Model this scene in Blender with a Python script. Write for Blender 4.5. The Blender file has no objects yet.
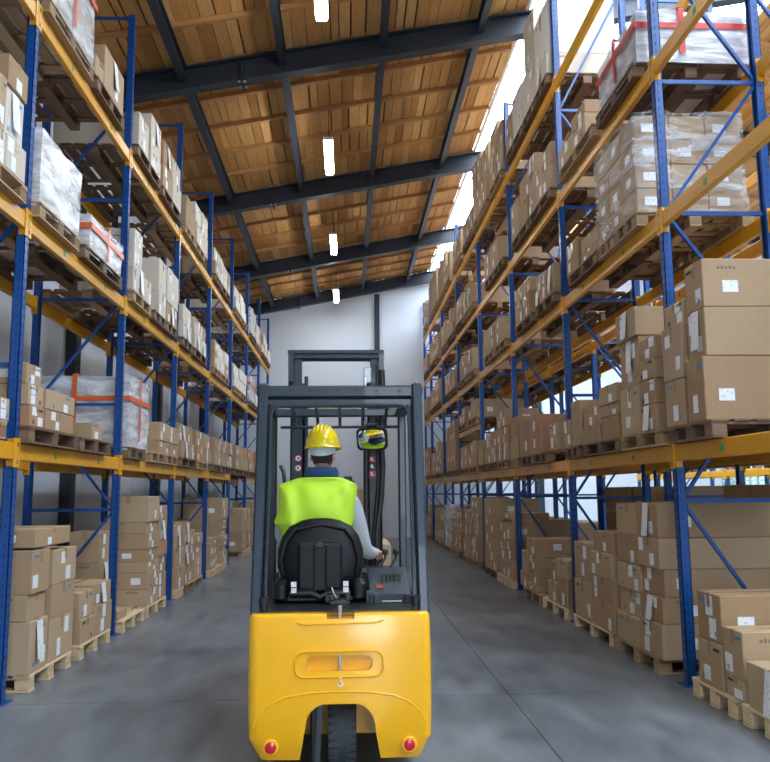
import bpy, bmesh, math, random
from mathutils import Vector, Matrix
from math import pi, sin, cos, radians
R = random.Random(7)
sc = bpy.context.scene
col = bpy.context.scene.collection
H = 1.55

# ------------------------------------------------------------------ materials
def new_mat(name):
    m = bpy.data.materials.new(name); m.use_nodes = True
    nt = m.node_tree; b = nt.nodes['Principled BSDF']
    return m, nt, b
def N(nt, t, **kw):
    n = nt.nodes.new(t)
    for k, v in kw.items():
        if k in n.inputs: n.inputs[k].default_value = v
        else: setattr(n, k, v)
    return n
def setb(b, **kw):
    for k, v in kw.items():
        b.inputs[k.replace('_', ' ')].default_value = v
def mat(name, c, rough=.5, metal=0, noise=.12, scale=8, bump=0, spec=.5, coat=0, stretch=None):
    m, nt, b = new_mat(name)
    tc = N(nt, 'ShaderNodeTexCoord'); mp = N(nt, 'ShaderNodeMapping')
    if stretch: mp.inputs['Scale'].default_value = stretch
    nt.links.new(tc.outputs['Object'], mp.inputs[0])
    nz = N(nt, 'ShaderNodeTexNoise', Scale=scale, Detail=6.0, Roughness=.6)
    nt.links.new(mp.outputs[0], nz.inputs['Vector'])
    mix = N(nt, 'ShaderNodeMix', data_type='RGBA')
    mix.inputs[6].default_value = (*[max(0, x*(1-noise)) for x in c], 1)
    mix.inputs[7].default_value = (*[min(1, x*(1+noise)) for x in c], 1)
    nt.links.new(nz.outputs['Fac'], mix.inputs[0])
    nt.links.new(mix.outputs[2], b.inputs['Base Color'])
    setb(b, Roughness=rough, Metallic=metal); b.inputs['Specular IOR Level'].default_value = spec
    b.inputs['Coat Weight'].default_value = coat
    if bump:
        bp = N(nt, 'ShaderNodeBump', Strength=bump, Distance=.01)
        nt.links.new(nz.outputs['Fac'], bp.inputs['Height']); nt.links.new(bp.outputs[0], b.inputs['Normal'])
    return m
def mat_random(name, cols, rough=.7, scale=14, island=False, noise=.1, stretch=(1, 1, 1), bump=.1):
    """one colour ramp picked per object (or per mesh island), with grain"""
    m, nt, b = new_mat(name)
    if island:
        g = N(nt, 'ShaderNodeNewGeometry'); src = g.outputs['Random Per Island']
    else:
        g = N(nt, 'ShaderNodeObjectInfo'); src = g.outputs['Random']
    rp = N(nt, 'ShaderNodeValToRGB'); e = rp.color_ramp.elements
    e[0].color = (*cols[0], 1); e[1].color = (*cols[-1], 1)
    for i, c in enumerate(cols[1:-1]):
        x = e.new((i+1)/(len(cols)-1)); x.color = (*c, 1)
    nt.links.new(src, rp.inputs[0])
    tc = N(nt, 'ShaderNodeTexCoord'); mp = N(nt, 'ShaderNodeMapping'); mp.inputs['Scale'].default_value = stretch
    nt.links.new(tc.outputs['Object'], mp.inputs[0])
    nz = N(nt, 'ShaderNodeTexNoise', Scale=scale, Detail=5.0, Roughness=.65)
    nt.links.new(mp.outputs[0], nz.inputs['Vector'])
    mr = N(nt, 'ShaderNodeMapRange'); mr.inputs['To Min'].default_value = 1-noise*2.2; mr.inputs['To Max'].default_value = 1+noise*2.2
    nt.links.new(nz.outputs['Fac'], mr.inputs['Value'])
    mul = N(nt, 'ShaderNodeVectorMath', operation='SCALE')
    nt.links.new(rp.outputs[0], mul.inputs[0]); nt.links.new(mr.outputs[0], mul.inputs['Scale'])
    nt.links.new(mul.outputs[0], b.inputs['Base Color'])
    setb(b, Roughness=rough); b.inputs['Specular IOR Level'].default_value = .3
    bp = N(nt, 'ShaderNodeBump', Strength=bump, Distance=.004)
    nt.links.new(nz.outputs['Fac'], bp.inputs['Height']); nt.links.new(bp.outputs[0], b.inputs['Normal'])
    return m
M = {}
M['card'] = mat_random('cardboard', [(.38, .25, .14), (.44, .30, .175), (.35, .22, .12), (.47, .34, .21), (.40, .27, .155)], rough=.75, scale=30, noise=.04)
M['card_pale_lit'] = mat_random('pale_daylit_cardboard', [(.62, .55, .45), (.56, .47, .36), (.70, .65, .57)], rough=.7, scale=30, noise=.04)  # lightened stock: skylight on the upper loads is put into the colour
M['card_red'] = mat('reddish_cardboard', (.42, .22, .12), .7, scale=20)
M['tape'] = mat('packing_tape', (.40, .27, .14), .25, noise=.08, spec=.6)
M['tape_blue'] = mat('blue_tape', (.02, .07, .38), .4)
M['wood'] = mat_random('pallet_wood', [(.38, .25, .14), (.48, .34, .20), (.29, .18, .10), (.24, .14, .075)], island=True, scale=5, stretch=(1, 9, 9), noise=.18, bump=.3)
M['wood_pale'] = mat_random('fresh_pallet_wood', [(.66, .49, .29), (.72, .56, .36), (.60, .43, .25)], island=True, scale=5, stretch=(1, 9, 9), noise=.14, bump=.3)
M['wood_dark'] = mat_random('weathered_shaded_wood', [(.20, .115, .065), (.14, .08, .05), (.25, .16, .10), (.11, .07, .05)], island=True, scale=5, stretch=(1, 9, 9), noise=.2, bump=.3)  # old wood, darkened further for the shade under raised pallets
M['plank'] = mat_random('ceiling_plank', [(.54, .26, .075), (.66, .36, .12), (.44, .195, .055), (.74, .43, .16), (.57, .29, .09)], island=True, scale=3, stretch=(9, 1, 9), noise=.16, bump=.15)
M['batten'] = mat('batten_wood', (.50, .25, .09), .6, noise=.25, scale=4, stretch=(.5, 6, 6), bump=.2)
M['steel'] = mat('charcoal_steel', (.020, .027, .040), .45, noise=.15, scale=3)
M['blue'] = mat('rack_blue', (.005, .066, .27), .3, noise=.18, scale=6)
M['yellow'] = mat('rack_yellow', (.72, .33, .008), .38, noise=.10, scale=7)
M['slot_shade'] = mat('punched_slot_shade', (.004, .040, .16), .8)  # dark patches painted for the shade inside punched holes
M['galv'] = mat('galvanised', (.45, .46, .48), .4, metal=.7)
M['wall'] = mat('wall_panel', (.66, .70, .76), .7, noise=.05, scale=1.2, bump=.03)
M['door'] = mat('white_door', (.75, .76, .78), .5)
M['green'] = mat('green_sticker', (.02, .35, .08), .5)
M['paper'] = None
M['ink_faint'] = mat('faint_print', (.17, .15, .13), .7)
M['ink'] = mat('printed_ink', (.03, .04, .06), .7)
M['inkblue'] = mat('blue_print', (.05, .22, .42), .7)
M['red'] = mat('sign_red', (.55, .02, .03), .4)
M['white'] = mat('white_paint', (.80, .80, .80), .5)
def paper():
    m, nt, b = new_mat('printed_paper')
    tc = N(nt, 'ShaderNodeTexCoord'); mp = N(nt, 'ShaderNodeMapping'); mp.inputs['Scale'].default_value = (60, 60, 46)
    nt.links.new(tc.outputs['Object'], mp.inputs[0])
    v = N(nt, 'ShaderNodeTexVoronoi', Scale=1.0); v.distance = 'MANHATTAN'
    nt.links.new(mp.outputs[0], v.inputs['Vector'])
    r = N(nt, 'ShaderNodeValToRGB'); e = r.color_ramp.elements
    e[0].position = .28; e[0].color = (.35, .37, .40, 1); e[1].position = .42; e[1].color = (.82, .83, .84, 1)
    nt.links.new(v.outputs['Distance'], r.inputs[0]); nt.links.new(r.outputs[0], b.inputs['Base Color'])
    setb(b, Roughness=.5); return m
M['paper'] = paper()
def film(name, fac, tint, rough=.16, bump=.35):
    """stretch film: mostly see-through plastic with milky, diagonal wrinkles"""
    m, nt, b = new_mat(name)
    out = nt.nodes['Material Output']
    tc = N(nt, 'ShaderNodeTexCoord'); mp = N(nt, 'ShaderNodeMapping'); mp.inputs['Scale'].default_value = (1.0, 1.0, 3.2)
    mp.inputs['Rotation'].default_value = (.55, .45, 0)
    nt.links.new(tc.outputs['Object'], mp.inputs[0])
    nz = N(nt, 'ShaderNodeTexNoise', Scale=2.6, Detail=7.0, Roughness=.55, Distortion=.8)
    nt.links.new(mp.outputs[0], nz.inputs['Vector'])
    bp = N(nt, 'ShaderNodeBump', Strength=bump, Distance=.05)
    nt.links.new(nz.outputs['Fac'], bp.inputs['Height'])
    setb(b, Base_Color=(*tint, 1), Roughness=rough); b.inputs['Specular IOR Level'].default_value = .9
    nt.links.new(bp.outputs[0], b.inputs['Normal'])
    tr = N(nt, 'ShaderNodeBsdfTransparent'); mx = N(nt, 'ShaderNodeMixShader')
    mr = N(nt, 'ShaderNodeMapRange'); mr.inputs['From Min'].default_value = .38; mr.inputs['From Max'].default_value = .68
    mr.inputs['To Min'].default_value = max(0, fac-.3); mr.inputs['To Max'].default_value = min(1, fac+.4)
    nt.links.new(nz.outputs['Fac'], mr.inputs['Value']); nt.links.new(mr.outputs[0], mx.inputs[0])
    nt.links.new(tr.outputs[0], mx.inputs[1]); nt.links.new(b.outputs[0], mx.inputs[2])
    nt.links.new(mx.outputs[0], out.inputs[0]); return m
M['film_white'] = film('milky_stretch_film', .62, (.84, .85, .88))
M['film_clear'] = film('clear_stretch_film', .22, (.75, .75, .76), .1, .6)
M['film_tape'] = mat('orange_tape', (.75, .13, .03), .35)
M['film_tape_red'] = mat('red_tape', (.62, .03, .02), .35)
M['goods'] = mat('grey_wrapped_goods', (.50, .47, .46), .6, noise=.5, scale=6)
def emis(name, c, s):
    m, nt, b = new_mat(name); setb(b, Base_Color=(*c, 1)); b.inputs['Emission Color'].default_value = (*c, 1); b.inputs['Emission Strength'].default_value = s
    return m
M['lamp'] = emis('lamp_tube', (.93, .97, 1), 50)
def pane(name='skylight_pane', tint=(.95, .97, 1)):
    m, nt, b = new_mat(name); out = nt.nodes['Material Output']
    tr = N(nt, 'ShaderNodeBsdfTransparent'); tr.inputs[0].default_value = (*tint, 1)
    gl = N(nt, 'ShaderNodeBsdfGlossy', Roughness=.1); mx = N(nt, 'ShaderNodeMixShader'); mx.inputs[0].default_value = .06
    nt.links.new(tr.outputs[0], mx.inputs[1]); nt.links.new(gl.outputs[0], mx.inputs[2]); nt.links.new(mx.outputs[0], out.inputs[0]); return m
M['pane'] = pane(); M['tinted'] = pane('window_glass', (.24, .29, .26))
def concrete():
    m, nt, b = new_mat('polished_concrete')
    tc = N(nt, 'ShaderNodeTexCoord')
    n1 = N(nt, 'ShaderNodeTexNoise', Scale=.55, Detail=2.0, Roughness=.45); n2 = N(nt, 'ShaderNodeTexNoise', Scale=4.5, Detail=7.0, Roughness=.5)
    mp = N(nt, 'ShaderNodeMapping'); mp.inputs['Scale'].default_value = (1, .35, 1); mp.inputs['Rotation'].default_value = (0, 0, .9)
    nt.links.new(tc.outputs['Object'], n1.inputs['Vector']); nt.links.new(tc.outputs['Object'], mp.inputs[0]); nt.links.new(mp.outputs[0], n2.inputs['Vector'])
    add = N(nt, 'ShaderNodeMath', operation='ADD'); nt.links.new(n1.outputs['Fac'], add.inputs[0]); nt.links.new(n2.outputs['Fac'], add.inputs[1])
    r = N(nt, 'ShaderNodeValToRGB'); e = r.color_ramp.elements
    hf = N(nt, 'ShaderNodeMath', operation='MULTIPLY'); hf.inputs[1].default_value = .5; nt.links.new(add.outputs[0], hf.inputs[0])
    e[0].position = .36; e[0].color = (.085, .098, .112, 1); e[1].position = .66; e[1].color = (.225, .250, .270, 1)
    nt.links.new(hf.outputs[0], r.inputs[0]); nt.links.new(r.outputs[0], b.inputs['Base Color'])
    rr = N(nt, 'ShaderNodeMapRange'); rr.inputs['To Min'].default_value = .26; rr.inputs['To Max'].default_value = .40
    nt.links.new(n2.outputs['Fac'], rr.inputs['Value']); nt.links.new(rr.outputs[0], b.inputs['Roughness'])
    return m
M['floor'] = concrete()
M['joint'] = mat('joint_filler', (.035, .038, .042), .8)
M['fl_yellow'] = mat('truck_yellow', (.95, .46, .003), .32, noise=.04, scale=3, spec=.3, coat=.6); M['fl_yellow'].node_tree.nodes['Principled BSDF'].inputs['Coat Roughness'].default_value = .13
M['fl_grey'] = mat('truck_dark_grey', (.013, .025, .040), .38, noise=.12, scale=6, coat=.15)
M['fl_black'] = mat('truck_black', (.008, .009, .011), .4, noise=.2)
M['vinyl'] = mat('black_vinyl', (.004, .0045, .006), .42, noise=.25, scale=18, bump=.12, spec=.3)
M['plastic'] = mat('console_plastic', (.028, .038, .05), .5, noise=.15, scale=12)
M['rubber'] = mat('tyre_rubber', (.03, .034, .04), .7, noise=.3, scale=20, bump=.2)
M['chrome'] = mat('chrome', (.75, .76, .78), .18, metal=1, noise=.02)
M['lens'] = mat('red_lens', (.55, .005, .015), .2, noise=.1, coat=.5)
M['mirror'] = mat('mirror_glass', (.9, .9, .9), .01, metal=1, noise=0)
M['skin'] = mat('skin', (.62, .34, .24), .55, noise=.08, scale=20)
M['hair'] = mat('dark_hair', (.03, .018, .012), .7, noise=.4, scale=60, bump=.4)
M['vest'] = mat('hi_vis_vest', (.50, .76, .03), .65, noise=.04, scale=5)
M['grey_knit'] = mat('grey_sweater', (.44, .46, .50), .85, noise=.08, scale=60, bump=.3)
M['navy'] = mat('navy_cloth', (.015, .05, .14), .85, noise=.25, scale=50, bump=.3)
M['helmet'] = mat('yellow_helmet', (.86, .62, .006), .22, noise=.03, coat=.6)
M['strap'] = mat('pale_strap', (.55, .60, .64), .5)
M['extinguisher'] = mat('extinguisher_red', (.5, .01, .01), .3)

# ------------------------------------------------------------------ mesh builder
class MB:
    def __init__(s): s.v = []; s.f = []; s.mi = []; s.mats = []
    def m(s, name):
        if name not in s.mats: s.mats.append(name)
        return s.mats.index(name)
    def add(s, vs, fs, mt):
        o = len(s.v); k = s.m(mt); s.v += [tuple(v) for v in vs]
        s.f += [tuple(i+o for i in f) for f in fs]; s.mi += [k]*len(fs); return s
    def box(s, x0, x1, y0, y1, z0, z1, mt, b=0, T=None):
        if x1 < x0: x0, x1 = x1, x0
        if y1 < y0: y0, y1 = y1, y0
        if z1 < z0: z0, z1 = z1, z0
        if b <= 0:
            vs = [(x, y, z) for x in (x0, x1) for y in (y0, y1) for z in (z0, z1)]
            fs = [(0, 1, 3, 2), (4, 6, 7, 5), (0, 4, 5, 1), (2, 3, 7, 6), (0, 2, 6, 4), (1, 5, 7, 3)]
        else:
            b = min(b, (x1-x0)*.45, (y1-y0)*.45, (z1-z0)*.45)
            vs = []; 
            for ix, x in enumerate((x0, x1)):
                for iy, y in enumerate((y0, y1)):
                    for iz, z in enumerate((z0, z1)):
                        sx, sy, sz = (1, -1)[ix], (1, -1)[iy], (1, -1)[iz]
                        vs += [(x, y+sy*b, z+sz*b), (x+sx*b, y, z+sz*b), (x+sx*b, y+sy*b, z)]
            I = lambda ix, iy, iz, k: (ix*4+iy*2+iz)*3+k
            fs = []
            fs += [(I(0,0,0,0), I(0,0,1,0), I(0,1,1,0), I(0,1,0,0)), (I(1,0,0,0), I(1,1,0,0), I(1,1,1,0), I(1,0,1,0))]
            fs += [(I(0,0,0,1), I(1,0,0,1), I(1,0,1,1), I(0,0,1,1)), (I(0,1,0,1), I(0,1,1,1), I(1,1,1,1), I(1,1,0,1))]
            fs += [(I(0,0,0,2), I(0,1,0,2), I(1,1,0,2), I(1,0,0,2)), (I(0,0,1,2), I(1,0,1,2), I(1,1,1,2), I(0,1,1,2))]
            for a in (0, 1):
                for c in (0, 1):
                    fs += [(I(a,c,0,0), I(a,c,0,1), I(a,c,1,1), I(a,c,1,0))]      # vertical edges
                    fs += [(I(a,0,c,0), I(a,1,c,0), I(a,1,c,2), I(a,0,c,2))]
                    fs += [(I(0,a,c,1), I(1,a,c,1), I(1,a,c,2), I(0,a,c,2))]
                    for d in (0, 1): fs += [(I(a,c,d,0), I(a,c,d,1), I(a,c,d,2))]
        if T: vs = [T @ Vector(v) for v in vs]
        return s.add(vs, fs, mt)
    def bar(s, a, b, w, h, mt, up=(0, 0, 1), bev=0):
        a = Vector(a); b = Vector(b); d = b-a; L = d.length; d.normalize(); u = Vector(up)
        if abs(d.dot(u)) > .98: u = Vector((0, 1, 0))
        x = d.cross(u).normalized(); z = x.cross(d)
        T = Matrix((x, d, z)).transposed().to_4x4(); T.translation = a
        return s.box(-w/2, w/2, 0, L, -h/2, h/2, mt, bev, T)
    def tube(s, pts, r, mt, n=10, cap=True):
        pts = [Vector(p) for p in pts]; rs = r if isinstance(r, (list, tuple)) else [r]*len(pts)
        vs = []; fs = []; ref = None
        for i, p in enumerate(pts):
            d = (pts[min(i+1, len(pts)-1)]-pts[max(i-1, 0)]).normalized()
            if ref is None: ref = Vector((0, 0, 1)) if abs(d.z) < .9 else Vector((0, 1, 0))
            x = d.cross(ref).normalized(); ref = x.cross(d).normalized()
            for k in range(n):
                t = 2*pi*k/n; vs.append(p+(x*cos(t)+ref*sin(t))*rs[i])
        for i in range(len(pts)-1):
            for k in range(n): fs.append((i*n+k, i*n+(k+1) % n, (i+1)*n+(k+1) % n, (i+1)*n+k))
        if cap: fs += [tuple(range(n-1, -1, -1)), tuple((len(pts)-1)*n+k for k in range(n))]
        return s.add(vs, fs, mt)
    def cyl(s, a, b, r, mt, n=20): return s.tube([a, b], r, mt, n)
    def prism(s, poly, axis, a, b, mt):
        """poly in the two other axes, extruded along axis from a to b"""
        n = len(poly)
        def P(p, t):
            return {'x': (t, p[0], p[1]), 'y': (p[0], t, p[1]), 'z': (p[0], p[1], t)}[axis]
        vs = [P(p, a) for p in poly]+[P(p, b) for p in poly]
        fs = [tuple(range(n)), tuple(range(2*n-1, n-1, -1))]+[(i, i+n, (i+1) % n+n, (i+1) % n) for i in range(n)]
        return s.add(vs, fs, mt)
    def mesh(s, name, fix=True):
        me = bpy.data.meshes.new(name); me.from_pydata(s.v, [], s.f)
        for k in s.mats: me.materials.append(M[k])
        me.polygons.foreach_set('material_index', s.mi)
        if fix:
            bm = bmesh.new(); bm.from_mesh(me); bmesh.ops.recalc_face_normals(bm, faces=bm.faces); bm.to_mesh(me); bm.free()
        me.update(); return me
    def build(s, name, parent=None, loc=(0, 0, 0), rz=0, smooth=False):
        o = bpy.data.objects.new(name, s.mesh(name)); col.objects.link(o)
        o.location = loc; o.rotation_euler = (0, 0, rz)
        if parent: o.parent = parent
        if smooth: shade(o)
        return o
def shade(o, ang=.6):
    me = o.data; me.polygons.foreach_set('use_smooth', [True]*len(me.polygons)); 
    bm = bmesh.new(); bm.from_mesh(me)
    for e in bm.edges:
        if len(e.link_faces) == 2 and e.calc_face_angle(0) > ang: e.smooth = False
    bm.to_mesh(me); bm.free()
def tag(o, label=None, cat=None, group=None, kind=None):
    if label: o['label'] = label
    if cat: o['category'] = cat
    if group: o['group'] = group
    if kind: o['kind'] = kind
    return o
def empty(name, loc=(0, 0, 0), rz=0):
    o = bpy.data.objects.new(name, None); col.objects.link(o); o.location = loc; o.rotation_euler = (0, 0, rz)
    o.empty_display_size = .1; return o
def struct(o): o['kind'] = 'structure'; return o
def dup(o, parent=None):
    c = o.copy(); col.objects.link(c)
    if parent: c.parent = parent
    return c
ORD = ['', 'first', 'second', 'third', 'fourth', 'fifth', 'sixth', 'seventh', 'eighth', 'ninth', 'tenth', 'eleventh', 'twelfth']

# ------------------------------------------------------------------ camera (fitted to the photograph's rack geometry)
cam = bpy.data.cameras.new('camera'); co = bpy.data.objects.new('camera', cam); col.objects.link(co)
cam.sensor_width = 36; cam.sensor_fit = 'HORIZONTAL'; cam.lens = 36*813.48/770
co.location = (0, 0, H)
co.matrix_world = Matrix.Translation((0, 0, H)) @ Matrix.Rotation(-.0485, 4, 'Z') @ Matrix.Rotation(pi/2+.1348, 4, 'X') @ Matrix.Rotation(-.009, 4, 'Z')
cam.clip_end = 200
sc.camera = co

# ------------------------------------------------------------------ world
w = bpy.data.worlds.new('overcast_sky'); sc.world = w; w.use_nodes = True
bg = w.node_tree.nodes['Background']; bg.inputs[0].default_value = (.80, .90, 1, 1); bg.inputs[1].default_value = 10.0
sc.view_settings.view_transform = 'Standard'; sc.view_settings.look = 'None'; sc.view_settings.gamma = 1
sc.view_settings.use_curve_mapping = False; sc.view_settings.exposure = 0.75
w.cycles.sampling_method = 'MANUAL'; w.cycles.sample_map_resolution = 256
def portal(name, loc, rot, sx_, sy_):       # sampling aid for the daylight openings; gives off no light itself
    l_ = bpy.data.lights.new(name, 'AREA'); l_.shape = 'RECTANGLE'; l_.size = sx_; l_.size_y = sy_; l_.cycles.is_portal = True
    o_ = bpy.data.objects.new(name, l_); col.objects.link(o_); o_.location = loc; o_.rotation_euler = rot
portal('skylight_portal', (5.16, 10.5, 8.23+.1929*5.16+.58), (0, -math.atan(.1929), 0), 4.7, 35.3)
portal('door_portal', (1.075, -7.3, 2.2), (-pi/2, 0, 0), 1.4, 4.4)
sc.cycles.use_denoising = True
try: sc.cycles.denoising_prefilter = 'ACCURATE'; sc.cycles.denoising_input_passes = 'RGB_ALBEDO_NORMAL'
except Exception: pass
sc.cycles.max_bounces = 10; sc.cycles.diffuse_bounces = 4; sc.cycles.transparent_max_bounces = 16; sc.cycles.sample_clamp_indirect = 6

# ------------------------------------------------------------------ building shell
YB, YE = -7.0, 28.0          # rear and end of the hall
XW, XR2 = -4.12, 13.0         # left and right walls
SL = .1929
def roofz(x): return 8.23+SL*x if x < 7.6 else 8.23+SL*7.6-SL*(x-7.6)
# floor: slabs with real joints
f = MB()
xs = [XW-.3, -4.1+.0, 1.24, 6.6, XR2+.3]; ys = [YB, .65, 6.45, 12.25, 18.05, 23.85, YE+.2]
xs = [XW-.3, 1.24, 6.6, XR2+.3]
for i in range(len(xs)-1):
    for j in range(len(ys)-1):
        f.box(xs[i]+.003, xs[i+1]-.003, ys[j]+.003, ys[j+1]-.003, -.2, 0, 'floor')
f.box(xs[0], xs[-1], ys[0], ys[-1], -.25, -.006, 'joint')
struct(f.build('floor'))
# walls
a = MB(); a.box(XW-.2, XW, YB, YE, 0, 7.95, 'wall')
n = 0
y = YB
while y < YE:
    a.box(XW, XW+.004, y, y+1.0-.02, 0.02, 7.4, 'wall'); y += 1.0
struct(a.build('wall_left'))
a = MB(); a.prism([(XW-.2, 0), (XR2+.2, 0), (XR2+.2, roofz(XR2)+.4), (7.6, roofz(7.6)+.5), (XW-.2, roofz(XW)+.4)], 'y', YE, YE+.2, 'wall')
x = XW+.1
while x < XR2-1.2:
    a.box(x, x+2.98, YE-.006, YE, .05, 7.3+max(0, min(x, 4))*SL, 'wall'); x += 3.0
struct(a.build('wall_end'))
a = MB()     # right wall with a window band
a.box(XR2, XR2+.2, YB, YE, 0, .9, 'wall'); a.box(XR2, XR2+.2, YB, YE, 3.6, 9.6, 'wall')
wins = []
y = YB; k = 0
while y < YE-.1:
    a.box(XR2, XR2+.2, y, y+.5, .9, 3.6, 'wall'); wins.append((y+.5, min(y+5.0, YE))); y += 5.0
struct(a.build('wall_right'))
for i, (y0, y1) in enumerate(wins):
    if y1-y0 < .5: continue
    b = MB(); b.box(XR2+.08, XR2+.1, y0, y1, .9, 3.6, 'tinted'); wn = b.build('window_%d' % (i+1)); struct(wn)
    b = MB(); 
    nx = 9
    for q in range(nx+1): yy = y0+(y1-y0)*q/nx; b.box(XR2+.05, XR2+.13, yy-.02, yy+.02, .9, 3.6, 'wall')
    for q in range(7): zz = .9+2.7*q/6; b.box(XR2+.05, XR2+.13, y0, y1, zz-.02, zz+.02, 'wall')
    b.build('window_frame', wn)
# rear wall with an unseen door opening, narrowed to streak daylight on the truck
a = MB(); z1 = 3.0
z1 = 4.4
a.prism([(XW-.2, z1), (XR2+.2, z1), (XR2+.2, roofz(XR2)+.4), (7.6, roofz(7.6)+.5), (XW-.2, roofz(XW)+.4)], 'y', YB-.2, YB, 'wall')
a.box(XW-.2, .40, YB-.2, YB, 0, z1, 'wall'); a.box(1.75, XR2+.2, YB-.2, YB, 0, z1, 'wall')
struct(a.build('wall_rear'))
# ground outside the door
a = MB(); a.box(-25, 35, -40, YB-.21, -.3, -.02, 'floor'); struct(a.build('ground_outside'))

# ceiling planks: one mesh, each plank an island
BY = [YB+.0]
rafters = [-4.65, .95, 6.5, 12.1, 17.6, 23.1, 27.72]
bat = []
for i in range(len(rafters)-1):
    d = (rafters[i+1]-rafters[i])/5
    for k in range(1, 5): bat.append(rafters[i]+d*k)
bat += [-5.6, -6.5]
cuts = sorted(bat+rafters+[YB-.2, YE+.1])
SKY0, SKY1 = 2.92, 7.4
c = MB()
def roofbox(x0, x1, y0, y1, dz0, dz1, mt, mbx):
    vs = [(x, y, roofz(x)+dz) for x in (x0, x1) for y in (y0, y1) for dz in (dz0, dz1)]
    mbx.add(vs, [(0, 1, 3, 2), (4, 6, 7, 5), (0, 4, 5, 1), (2, 3, 7, 6), (0, 2, 6, 4), (1, 5, 7, 3)], mt)
for j in range(len(cuts)-1):
    for (xa, xb) in ((XW-.2, SKY0), (SKY1+.2, XR2+.2)):
        x = xa
        while x < xb-.01:
            wd = R.uniform(.12, .24); x2 = min(x+wd, xb)
            if xb-x2 < .08: x2 = xb
            g = R.choice([.006, .010, .016, .028]); dz = R.uniform(0, .008)
            roofbox(x, x2-g, cuts[j], cuts[j+1], .46+dz, .49+dz, 'plank', c); x = x2
    roofbox(XW-.2, SKY0, cuts[j], cuts[j+1], .51, .56, 'wood_dark', c)
    roofbox(SKY1+.2, XR2+.2, cuts[j], cuts[j+1], .51, .56, 'wood_dark', c)
struct(c.build('ceiling'))
t = 1
for yb in bat:
    b = MB(); roofbox(XW, SKY0-.02, yb-.035, yb+.035, .385, .46, 'batten', b); roofbox(SKY1+.25, XR2, yb-.035, yb+.035, .385, .46, 'batten', b)
    struct(b.build('trim_%d' % t)); t += 1
for yr in rafters:      # steel rafters, I-section
    b = MB()
    for (xa, xb) in ((XW, 7.55), (7.65, XR2)):
        roofbox(xa, xb, yr-.10, yr+.10, 0, .025, 'steel', b); roofbox(xa, xb, yr-.10, yr+.10, .36, .385, 'steel', b); roofbox(xa, xb, yr-.012, yr+.012, .025, .36, 'steel', b)
    roofbox(7.4, 7.8, yr-.10, yr+.10, 0, .385, 'steel', b)
    # splice plates with bolts
    for xx in (-1.6,):
        roofbox(xx-.02, xx+.02, yr-.13, yr+.13, -.07, .30, 'steel', b)
        for q in (-.09, .09): b.cyl((xx-.06, yr+q, roofz(xx)-.03), (xx+.06, yr+q, roofz(xx)-.03), .02, 'galv', 8)
    struct(b.build('trim_%d' % t)); t += 1
for xp in (-2.52, -.98, .60, 2.16):      # steel purlins along the hall, split at rafters
    b = MB()
    for i in range(len(rafters)-1):
        y0, y1 = rafters[i]+.02, rafters[i+1]-.02
        roofbox(xp-.055, xp+.055, y0, y1, .16, .175, 'steel', b); roofbox(xp-.055, xp+.055, y0, y1, .365, .384, 'steel', b); roofbox(xp-.01, xp+.01, y0, y1, .175, .365, 'steel', b)
    struct(b.build('trim_%d' % t)); t += 1
for yr in rafters:      # wall columns
    if yr < 27:
        b = MB(); b.box(XW+.006, XW+.16, yr-.11, yr+.11, 0, roofz(XW)-.03, 'steel'); struct(b.build('trim_%d' % t)); t += 1
b = MB(); b.box(1.0, 1.18, YE-.12, YE-.007, 0, roofz(1.0)-.01, 'steel'); struct(b.build('trim_%d' % t)); t += 1
b = MB(); b.box(6.6, 6.8, YE-.12, YE-.007, 0, roofz(6.6)-.01, 'steel'); struct(b.build('trim_%d' % t)); t += 1
# skylight
b = MB()
roofbox(SKY0+.0, SKY1, YB-.2, YE+.1, .50, .52, 'pane', b); sk = b.build('window_20'); struct(sk)
b = MB()
y = YB
while y < YE:
    roofbox(SKY0, SKY1, y-.02, y+.02, .44, .495, 'white', b); y += 1.1
for x in (SKY0+.03, 4.4, 5.9, SKY1-.03): roofbox(x-.025, x+.025, YB-.2, YE+.1, .42, .495, 'white', b)
b.build('window_frame', sk)
# door and sign on the left wall in the passage
b = MB(); b.box(XW+.006, XW+.05, 19.2, 20.9, 0, 2.35, 'door', .005); dr = struct(b.build('door_1'))
b = MB(); b.box(XW+.05, XW+.11, 20.7, 20.74, 1.0, 1.12, 'galv'); b.build('door_handle', dr)

# ------------------------------------------------------------------ ceiling lamps
lampy = [-3.0, 2.6, 8.7, 14.05, 19.55, 25.1]; wh = ['near the rear wall', 'before the nearest visible one', 'nearest of the hanging row', 'second nearest of the hanging row', 'third of the hanging row', 'farthest of the hanging row']
first = None
for i, y in enumerate(lampy):
    if first is None:
        root = empty('ceiling_lamp')
        b = MB(); b.box(-.075, .075, 0, 1.5, 7.80, 7.86, 'lamp', .02); b.build('diffuser', root)
        b = MB(); b.box(-.09, .09, -.02, 1.52, 7.862, 7.92, 'white', .008); b.build('housing', root)
        for q in (.25, 1.25):
            b = MB(); b.cyl((0, q, 7.92), (0, q, roofz(-.3)+.455), .006, 'steel', 6); b.build('suspension_wire', root)
        first = root; r_ = root
    else:
        r_ = dup(first)
        for ch in list(first.children): dup(ch, r_)
    r_.location = (-.31, y, 0)
    tag(r_, 'white tube lamp hanging from the plank roof, %s' % wh[i], 'lamp', 'lamps hanging over the aisle')
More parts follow.
